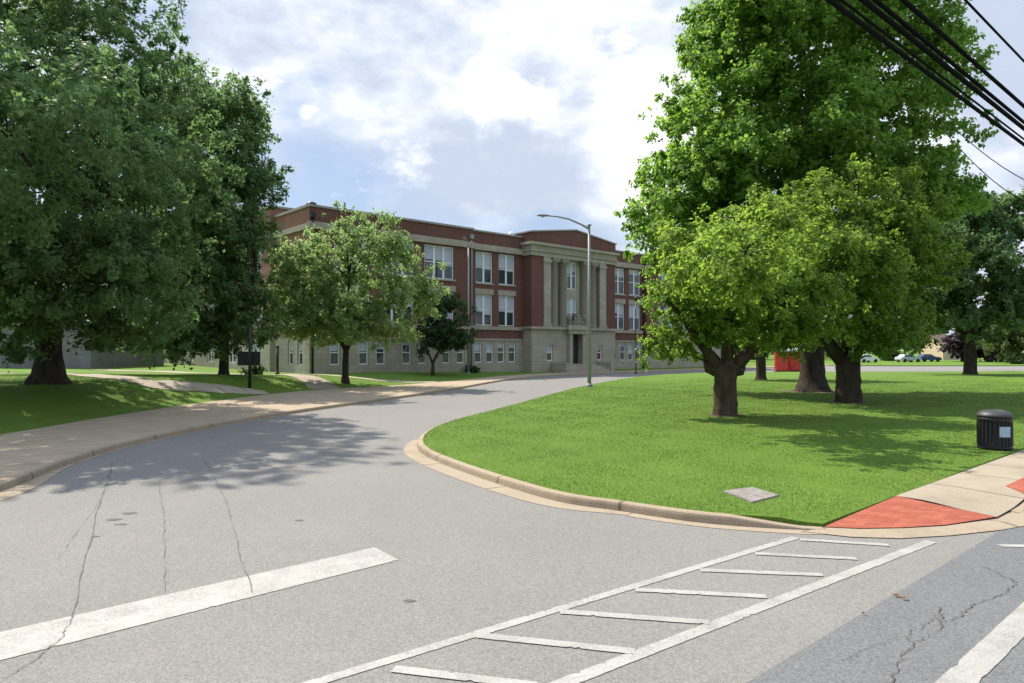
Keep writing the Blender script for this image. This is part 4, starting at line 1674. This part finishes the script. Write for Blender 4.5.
def street_lamp(label, base, h, arm, ang, r=.1):
    t = tag(empty('street_lamp', base, ang), label, 'street lamp', 'street lamps')
    bm = bmesh.new()
    tube(bm, [(0, 0, 0), (0, 0, h * .5), (0, 0, h)], [r, r * .82, r * .6], 14)
    lathe(bm, [(r * 1.5, h - .02), (r * .9, h + .03), (.03, h + .1)][::1], 10)
    obj('pole', bm, M['steel'], t)
    bm = bmesh.new()
    box(bm, -.2, .2, -.2, .2, -.02, .03, .01)
    lathe(bm, [(r * 1.6, .03), (r * 1.5, .12), (r * 1.05, .2)], 14)
    for sx in (-1, 1):
        for sy in (-1, 1):
            lathe(bm, [(.025, .03), (.025, .08), (.012, .1)], 8, (sx * .15, sy * .15, 0))
    obj('base_plate', bm, M['steel'], t)
    bm = bmesh.new()
    pts = [(-.0, 0, h - .25), (-arm * .2, 0, h + .02), (-arm * .5, 0, h + .33), (-arm * .8, 0, h + .47), (-arm, 0, h + .5)]
    tube(bm, pts, [r * .55, r * .5, r * .45, r * .4, r * .38], 10)
    obj('arm', bm, M['steel'], t)
    bm = bmesh.new()
    x = -arm
    prof = [(.12, .05, .05), (-.05, .09, .075), (-.3, .15, .09), (-.55, .14, .075), (-.7, .07, .04)]
    rows = []
    for dx, wy, hz in prof:
        rows.append([bm.verts.new((x + dx, wy * math.cos(a), h + .5 + hz * math.sin(a) * (1 if math.sin(a) > 0 else .6))) for a in [2 * math.pi * k / 12 for k in range(12)]])
    for r0, r1 in zip(rows, rows[1:]):
        for k in range(12):
            f = bm.faces.new((r0[k], r0[(k + 1) % 12], r1[(k + 1) % 12], r1[k]))
            f.smooth = True
    bm.faces.new(rows[0])
    bm.faces.new(rows[-1][::-1])
    hd = obj('lamp_head', bm, M['lamp_head'], t)
    bm = bmesh.new()
    lathe(bm, [(.03, -.09), (.09, -.07), (.11, -.02)], 12, (x - .35, 0, h + .48))
    obj('lens', bm, M['lens'], hd)
    return t


lp = Vector((4.75, 43.0, 0))
lp.z = zr(lp.x, lp.y)
street_lamp('tall grey street lamp with a curved arm at the island kerb before the entrance', lp, 9.95, 2.55, R(8), .12)
lp2 = Vector((-4.05, 65.0, 0))
lp2.z = zl(lp2.x, lp2.y)
street_lamp('thin pale street lamp standing close to the brick wing left of the entrance', lp2, 12.0, .55, R(70), .11)

# thin dark post by the far drive
pp = Vector((12.95, 73.2, .0))
bm = bmesh.new()
tube(bm, [(0, 0, 0), (0, 0, 2.2), (0, 0, 7.6)], [.06, .055, .045], 8)
lathe(bm, [(.14, 0), (.14, .1), (.07, .2)], 10)
lathe(bm, [(.05, 7.6), (.16, 7.75), (.14, 8.0), (.03, 8.1)], 10)
tag(obj('lamp_post', bm, M['black'], None, False, pp), 'thin black lamp post beyond the drive, right of the school entrance', 'lamp post')

# sign board seen from behind
sp = gray(250, 388.5, zl)
t = tag(empty('notice_sign', sp, R(6)), 'black sign board on a tall black pole beside the left path', 'sign')
k = sp.y / F
bm = bmesh.new()
tube(bm, [(0, 0, -.1), (0, 0, 62 * k)], .085, 10)
lathe(bm, [(.09, 62 * k - .02), (.11, 62 * k + .04), (.03, 62 * k + .12)], 10)
obj('pole', bm, M['black'], t)
bm = bmesh.new()
box(bm, -12.5 * k, 9.5 * k, .09, .16, 22 * k, 36 * k, .015)
obj('board', bm, M['black'], t)
bm = bmesh.new()
box(bm, -.12, .12, -.1, .1, 26 * k, 33 * k)
obj('bracket', bm, M['black'], t)

# black posts by the school corner
for k, (u, d, h, lab) in enumerate(((277.5, 54, 2.1, 'black post left of the school corner'), (226, 50, 1.5, 'short black post under the dark shade tree'))):
    p = at(u, 350, d)
    p.z = zl(p.x, p.y)
    bm = bmesh.new()
    tube(bm, [(0, 0, -.1), (0, 0, h)], .11, 10)
    lathe(bm, [(.13, h), (.15, h + .08), (.05, h + .18)], 10)
    lathe(bm, [(.17, -.02), (.17, .15), (.12, .22)], 10)
    tag(obj('post', bm, M['black'], None, False, p), lab, 'post', 'black posts by the school')


# litter bin
def litter_bin():
    p = Vector((11.5, 16.7, 0))
    p.z = zr(p.x, p.y)
    t = tag(empty('litter_bin', p, R(-28)), 'black ribbed litter bin with a domed lid and pale sticker on the lawn', 'litter bin')
    t.scale = (.92, .92, .93)
    bm = bmesh.new()
    lathe(bm, [(.36, 0), (.38, .02), (.385, .06), (.375, .08), (.375, .72), (.395, .74), (.395, .80), (.37, .82)], 36)
    for k in range(26):
        a = 2 * math.pi * k / 26
        c, s = math.cos(a), math.sin(a)
        vs = []
        for (dr, dt, z) in ((.372, -.03, .1), (.372, .03, .1), (.395, .022, .1), (.395, -.022, .1), (.372, -.03, .7), (.372, .03, .7), (.395, .022, .7), (.395, -.022, .7)):
            vs.append(bm.verts.new((c * dr - s * dt, s * dr + c * dt, z)))
        for f in ((0, 1, 2, 3), (7, 6, 5, 4), (0, 4, 5, 1), (1, 5, 6, 2), (2, 6, 7, 3), (3, 7, 4, 0)):
            bm.faces.new([vs[i] for i in f])
    obj('body', bm, M['bin_black'], t)
    bm = bmesh.new()
    lathe(bm, [(.30, .815), (.40, .83), (.405, .86), (.38, .90), (.30, .965), (.20, 1.0), (.19, .985), (.02, .97)], 36)
    obj('lid', bm, M['bin_lid'], t)
    bm = bmesh.new()
    n = 6
    rows = []
    for j in range(n + 1):
        a = R(-82) + (j / n) * R(40)
        rows.append((bm.verts.new((math.cos(a) * .401, math.sin(a) * .401, .34)), bm.verts.new((math.cos(a) * .401, math.sin(a) * .401, .60))))
    for r0, r1 in zip(rows, rows[1:]):
        bm.faces.new((r0[0], r1[0], r1[1], r0[1]))
    obj('sticker', bm, M['sticker'], t)


litter_bin()

# concrete utility cover in the lawn
uc = [gp(u, v, .15) for u, v in ((722, 490.5), (752, 487), (779, 495), (752, 502))]
cen = sum(uc, Vector()) / 4
cen.z = zr(cen.x, cen.y) - .02
bm = bmesh.new()
lo = [bm.verts.new((p.x - cen.x, p.y - cen.y, -.08)) for p in uc]
hi = [bm.verts.new((p.x - cen.x, p.y - cen.y, .045)) for p in uc]
bm.faces.new(hi)
for i in range(4):
    j = (i + 1) % 4
    bm.faces.new((lo[i], lo[j], hi[j], hi[i]))
bmesh.ops.recalc_face_normals(bm, faces=bm.faces)
bmesh.ops.bevel(bm, geom=list(bm.edges), offset=.012, segments=2, affect='EDGES')
tag(obj('utility_cover', bm, plain('cover_concrete', (.21, .19, .165), .9, .35, 9), None, False, cen), 'flat square concrete utility cover set in the island lawn', 'utility cover')


# red portable cabins
def cabin(p, rz, label):
    t = tag(empty('portable_toilet', p, rz), label, 'portable toilet', 'red portable toilets')
    t.scale = (1.1, 1.1, 1.14)
    bm = bmesh.new()
    box(bm, -.58, .58, -.58, .58, .12, 2.05, .03)
    for k in range(5):
        for s in (-1, 1):
            box(bm, s * .585 - .02, s * .585 + .02, -.5 + .22 * k, -.42 + .22 * k, .25, 1.95)
    obj('body', bm, M['red_plastic'], t)
    bm = bmesh.new()
    box(bm, -.62, .62, -.62, .62, -.02, .12, .02)
    obj('skid', bm, M['black'], t)
    bm = bmesh.new()
    box(bm, -.42, .42, -.63, -.585, .2, 1.95, .01)
    d = obj('door', bm, M['red_plastic'], t)
    bm = bmesh.new()
    box(bm, .26, .36, -.66, -.632, 1.0, 1.15)
    obj('handle', bm, M['black'], d)
    bm = bmesh.new()
    rows = []
    for (w, z) in ((.64, 2.05), (.64, 2.12), (.58, 2.24), (.4, 2.36), (.15, 2.42)):
        rows.append([bm.verts.new((sx * w, sy * w, z)) for sx, sy in ((-1, -1), (1, -1), (1, 1), (-1, 1))])
    for r0, r1 in zip(rows, rows[1:]):
        for k in range(4):
            bm.faces.new((r0[k], r0[(k + 1) % 4], r1[(k + 1) % 4], r1[k]))
    bm.faces.new(rows[-1])
    bm.faces.new(rows[0][::-1])
    obj('roof', bm, M['white_plastic'], t)
    bm = bmesh.new()
    tube(bm, [(.4, .4, 2.2), (.4, .4, 2.75)], .05, 8)
    obj('vent_pipe', bm, M['white_plastic'], t)


cabin(Vector((30.6, 79.6, 0)), R(-12), 'left of the two red portable cabins with white domed roof beyond the lawn')
cabin(Vector((32.2, 80.2, 0)), R(-4), 'right of the two red portable cabins with white domed roof beyond the lawn')


def car(p, rz, mat, label):
    t = tag(empty('parked_car', p, rz), label, 'car', 'cars parked beyond the lot')
    bm = bmesh.new()
    prof = [(-2.2, .35), (-2.25, .7), (-2.1, .95), (-1.5, 1.0), (1.0, .98), (2.0, .86), (2.25, .65), (2.2, .35)]
    cab = [(-1.75, .96), (-1.25, 1.45), (.15, 1.47), (.95, .96)]
    for pr, w0, w1 in ((prof, .88, .88), (cab, .82, .66)):
        zmin, zmax = min(q[1] for q in pr), max(q[1] for q in pr)
        L_, R_ = [], []
        for x, z in pr:
            w = w0 + (w1 - w0) * (z - zmin) / (zmax - zmin)
            L_.append(bm.verts.new((x, -w, z)))
            R_.append(bm.verts.new((x, w, z)))
        bm.faces.new(L_)
        bm.faces.new(R_[::-1])
        for i in range(len(pr)):
            j = (i + 1) % len(pr)
            bm.faces.new((L_[j], L_[i], R_[i], R_[j]))
    bmesh.ops.recalc_face_normals(bm, faces=bm.faces)
    bmesh.ops.bevel(bm, geom=list(bm.edges), offset=.04, segments=2, affect='EDGES')
    obj('body', bm, mat, t)
    for s in (-1, 1):
        bm = bmesh.new()
        q = [(-1.5, 1.02), (-1.15, 1.38), (-.5, 1.4), (.1, 1.4), (.72, 1.02)]
        f = []
        for x, z in q:
            w = .82 - .16 * (z - .96) / .51 + .012
            f.append(bm.verts.new((x, s * w, z)))
        bm.faces.new(f)
        obj('window', bm, M['glass'], t)
    wsh = bmesh.new()
    wsh.faces.new([wsh.verts.new(q) for q in ((.97, -.7, 1.0), (.97, .7, 1.0), (.24, .6, 1.43), (.24, -.6, 1.43))])
    obj('windscreen', wsh, M['glass'], t)
    wp = None
    for x in (-1.4, 1.4):
        for s in (-1, 1):
            bm = bmesh.new()
            prof_ = [(.18, -.1), (.33, -.11), (.34, 0), (.33, .11), (.18, .1)]
            tmp = bmesh.new()
            lathe(tmp, prof_, 18)
            bmesh.ops.rotate(tmp, verts=tmp.verts, cent=(0, 0, 0), matrix=Matrix.Rotation(R(90), 3, 'X'))
            bmesh.ops.translate(tmp, verts=tmp.verts, vec=(x, s * .82, .34))
            obj('wheel', tmp, M['tyre'], t)
            bm.free()


for u, d, rz, m_, lab in ((908, 131, 12, 'car_silver', 'silver parked car beyond the lot, left of the dark blue car'), (928, 134, 8, 'car_blue', 'dark blue parked car left of the tan house'),
                          (866, 129, 20, 'car_white', 'white parked car beyond the lot behind the forked cherry tree'), (1000, 134, 5, 'car_white', 'white parked car right of the plum purple leaved trees')):
    p = at(u, 350, d)
    p.z = .12 + .5 * float(sstep((d - 112) / 60)) - .02
    car(p, R(rz), M[m_], lab)


def house(p, rz, w, dp, h, label):
    t = tag(empty('house', p, rz), label, 'house')
    b, u = nb()
    facade(b, lambda a, o, z: (a, -dp / 2 + o, z), -w / 2, w / 2, -.3, h, [(-w * .36, -w * .14, 1.0, 2.4), (w * .1, w * .36, 1.0, 2.4), (-w * .06, w * .05, 0, 2.2)], uvl=u)
    facade(b, lambda a, o, z: (a, dp / 2 - o, z), -w / 2, w / 2, -.3, h, uvl=u)
    for s in (-1, 1):
        facade(b, lambda a, o, z: (s * w / 2 - s * o, a, z), -dp / 2, dp / 2, -.3, h, uvl=u)
        b.faces.new([b.verts.new(q) for q in ((s * w / 2, -dp / 2, h), (s * w / 2, dp / 2, h), (s * w / 2, 0, h + dp * .3))])
    obj('wall', b, M['house_wall'], t)
    b = bmesh.new()
    for s in (-1, 1):
        v = [b.verts.new(q) for q in ((-w / 2 - .4, s * (dp / 2 + .4), h - .2), (w / 2 + .4, s * (dp / 2 + .4), h - .2), (w / 2 + .4, 0, h + dp * .3 + .06), (-w / 2 - .4, 0, h + dp * .3 + .06))]
        b.faces.new(v)
        v2 = [b.verts.new((q.co.x, q.co.y, q.co.z + .18)) for q in v]
        b.faces.new(v2)
        for i in range(4):
            j = (i + 1) % 4
            b.faces.new((v[i], v[j], v2[j], v2[i]))
    rf = obj('roof', b, M['house_roof'], t)
    for xa, xb in ((-w * .36, -w * .14), (w * .1, w * .36)):
        b = bmesh.new()
        box(b, xa, xb, -dp / 2 + .1, -dp / 2 + .16, 1.0, 1.08)
        box(b, xa, xb, -dp / 2 + .1, -dp / 2 + .16, 2.32, 2.4)
        box(b, (xa + xb) / 2 - .04, (xa + xb) / 2 + .04, -dp / 2 + .1, -dp / 2 + .16, 1.08, 2.32)
        f = obj('window', b, M['white_frame'], t)
        b = bmesh.new()
        box(b, xa, xb, -dp / 2 + .18, -dp / 2 + .2, 1.0, 2.4)
        obj('pane', b, M['glass'], f)
    b = bmesh.new()
    box(b, -w * .06, w * .05, -dp / 2 + .12, -dp / 2 + .18, 0, 2.2)
    obj('door', b, M['white_frame'], t)


hp = at(948, 350, 152)
hp.z = .45
house(hp, R(5), 7.5, 7, 3.0, 'small tan house between the dark blue car and the plum leaved tree')

# ------------------------------------------------------------------ overhead wires on wooden poles
pole_s = (43.0, -34.0)
for k, s in enumerate(pole_s):
    p = rd(s, -5.1)
    p.z = .1
    t = tag(empty('utility_pole', p, math.atan2(DY, DX)), ['wooden utility pole beside the right sidewalk carrying the overhead wires', 'wooden utility pole behind the viewpoint carrying the overhead wires'][k], 'utility pole')
    bm = bmesh.new()
    tube(bm, [(0, 0, -.2), (0, 0, 6), (0, 0, 11.4)], [.17, .14, .11], 12)
    obj('pole', bm, M['wood_pole'], t)
    bm = bmesh.new()
    box(bm, -.06, .06, -.45, .45, 9.9, 10.05)
    obj('crossarm', bm, M['wood_pole'], t)


def wire(label, pts, r, group='overhead wires'):
    bm = bmesh.new()
    tube(bm, pts, r, 6)
    return tag(obj('overhead_wire', bm, M['cable']), label, 'wire', group)


def road_wire(u0, p, r, label, sag=.0, du=0):
    k = (u0 - 512) / F
    h = -p / (2 * (DY - k * DX)) if False else p / ((k * NX * 0 + k * DY - DX) * 2 * F / F * 1.0)
    h = abs(p / (2 * (k * DY - DX)))
    return [rd(s, p, CAMH + h - sag * math.sin(math.pi * (s - pole_s[1]) / (pole_s[0] - pole_s[1]))) for s in np.linspace(pole_s[1], pole_s[0], 24)]


for u0, p, r, lab in ((834, -4.95, .045, 'leftmost and lowest black overhead cable of the bundle'), (846, -4.95, .024, 'thin black overhead cable just right of the lowest one'),
                      (868, -4.95, .055, 'thick black overhead cable in the middle of the bundle'), (880, -5.0, .045, 'black overhead cable just right of the thick middle one'),
                      (908, -5.0, .048, 'black overhead cable standing apart right of the bundle'), (970, -4.9, .028, 'single thin overhead wire nearest the upper right corner')):
    wire(lab, road_wire(u0, p, r, lab), r * 1.05)
for k, (va, vb, vm, lab) in enumerate(((112, 150, 5, 'upper faint sagging wire below the cable bundle'), (122, 151, 14, 'lower faint sagging wire below the cable bundle'))):
    a, b = at(925, va - 8, 36), rd(43.0, -5.1, 9.0 - .3 * k)
    a = at(935, va - 4, 40)
    pts = []
    for j in range(16):
        t_ = j / 15
        q = a.lerp(b, t_)
        q.z -= (1.3 + .7 * k) * math.sin(math.pi * t_)
        pts.append(q)
    wire(lab, pts, .022, 'sagging service wires')

# fallen leaves on the road
for k, (u, v, lab) in enumerate(((895, 595, 'dry orange leaf at the seam of the two asphalts'), (903, 598, 'second dry orange leaf right beside the first'), (862, 613, 'dry orange leaf left along the asphalt seam'))):
    p = gp(u, v, .012)
    bm = bmesh.new()
    rg = random.Random(k)
    ring = []
    for j in range(9):
        a = 2 * math.pi * j / 9
        r_ = (.028 if k < 2 else .014) * (1.0 if j % 2 else .6) * rg.uniform(.8, 1.2)
        ring.append(bm.verts.new((r_ * math.cos(a) * 1.5, r_ * math.sin(a), .01 + rg.uniform(0, .02))))
    c = bm.verts.new((0, 0, .004))
    for j in range(9):
        bm.faces.new((c, ring[j], ring[(j + 1) % 9]))
    bmesh.ops.solidify(bm, geom=list(bm.faces), thickness=.003)
    tag(obj('fallen_leaf', bm, M['leafdry'], None, False, p), lab, 'leaf', 'fallen leaves on the road')

# ------------------------------------------------------------------ grass blades


def grass(name, label, poly, zf, box_, n, seed, hmin=.012, hmax=.032, avoid=()):
    rs = np.random.RandomState(seed)
    x0, x1, y0, y1 = box_
    m = n * 6
    # denser near the camera
    y = y0 * (y1 / y0) ** rs.uniform(0, 1, m)
    x = rs.uniform(x0, x1, m)
    vis = np.abs(x) < y * .78 + 1
    x, y = x[vis], y[vis]
    k = inside(poly, x, y) & (rs.uniform(0, 1, len(x)) < 1 - .9 * np.clip((y - 24) / 34, 0, 1))
    x, y = x[k], y[k]
    for q in avoid:
        kk = ~inside(q, x, y)
        x, y = x[kk], y[kk]
    x, y = x[:n], y[:n]
    n = len(x)
    z = zf(x, y)
    far = np.clip(y / 14.0, 1, 2.6)
    h = rs.uniform(hmin, hmax, n) * (1 + .35 * np.sin(x * 2.1 + 1.3 * np.sin(y)) * np.sin(y * 1.7))
    a = rs.uniform(0, 6.283, n)
    w = .0048 * far
    lean = rs.normal(0, .5, (n, 2)) * h[:, None]
    v = np.empty((n, 3, 3))
    v[:, 0] = np.stack([x - np.cos(a) * w, y - np.sin(a) * w, z - .005], 1)
    v[:, 1] = np.stack([x + np.cos(a) * w, y + np.sin(a) * w, z - .005], 1)
    v[:, 2] = np.stack([x + lean[:, 0], y + lean[:, 1], z + h], 1)
    me = mesh_np(name, v.reshape(-1, 3), 3, np.arange(n * 3))
    return tag(link(name, me, M['blade']), label, 'grass', None, 'stuff')


grass('grass', 'short mown grass of the island lawn', isl_poly, z_right, (-3, 50, 10, 62), 300000, 1, avoid=[[(p.x, p.y) for p in uc]])
grass('grass', 'short mown grass of the left lawn', [(p.x, p.y) for p in left_edge] + [(60, 150), (-170, 150), (-170, -22)], z_left, (-40, 2, 18, 50), 80000, 2, avoid=[])
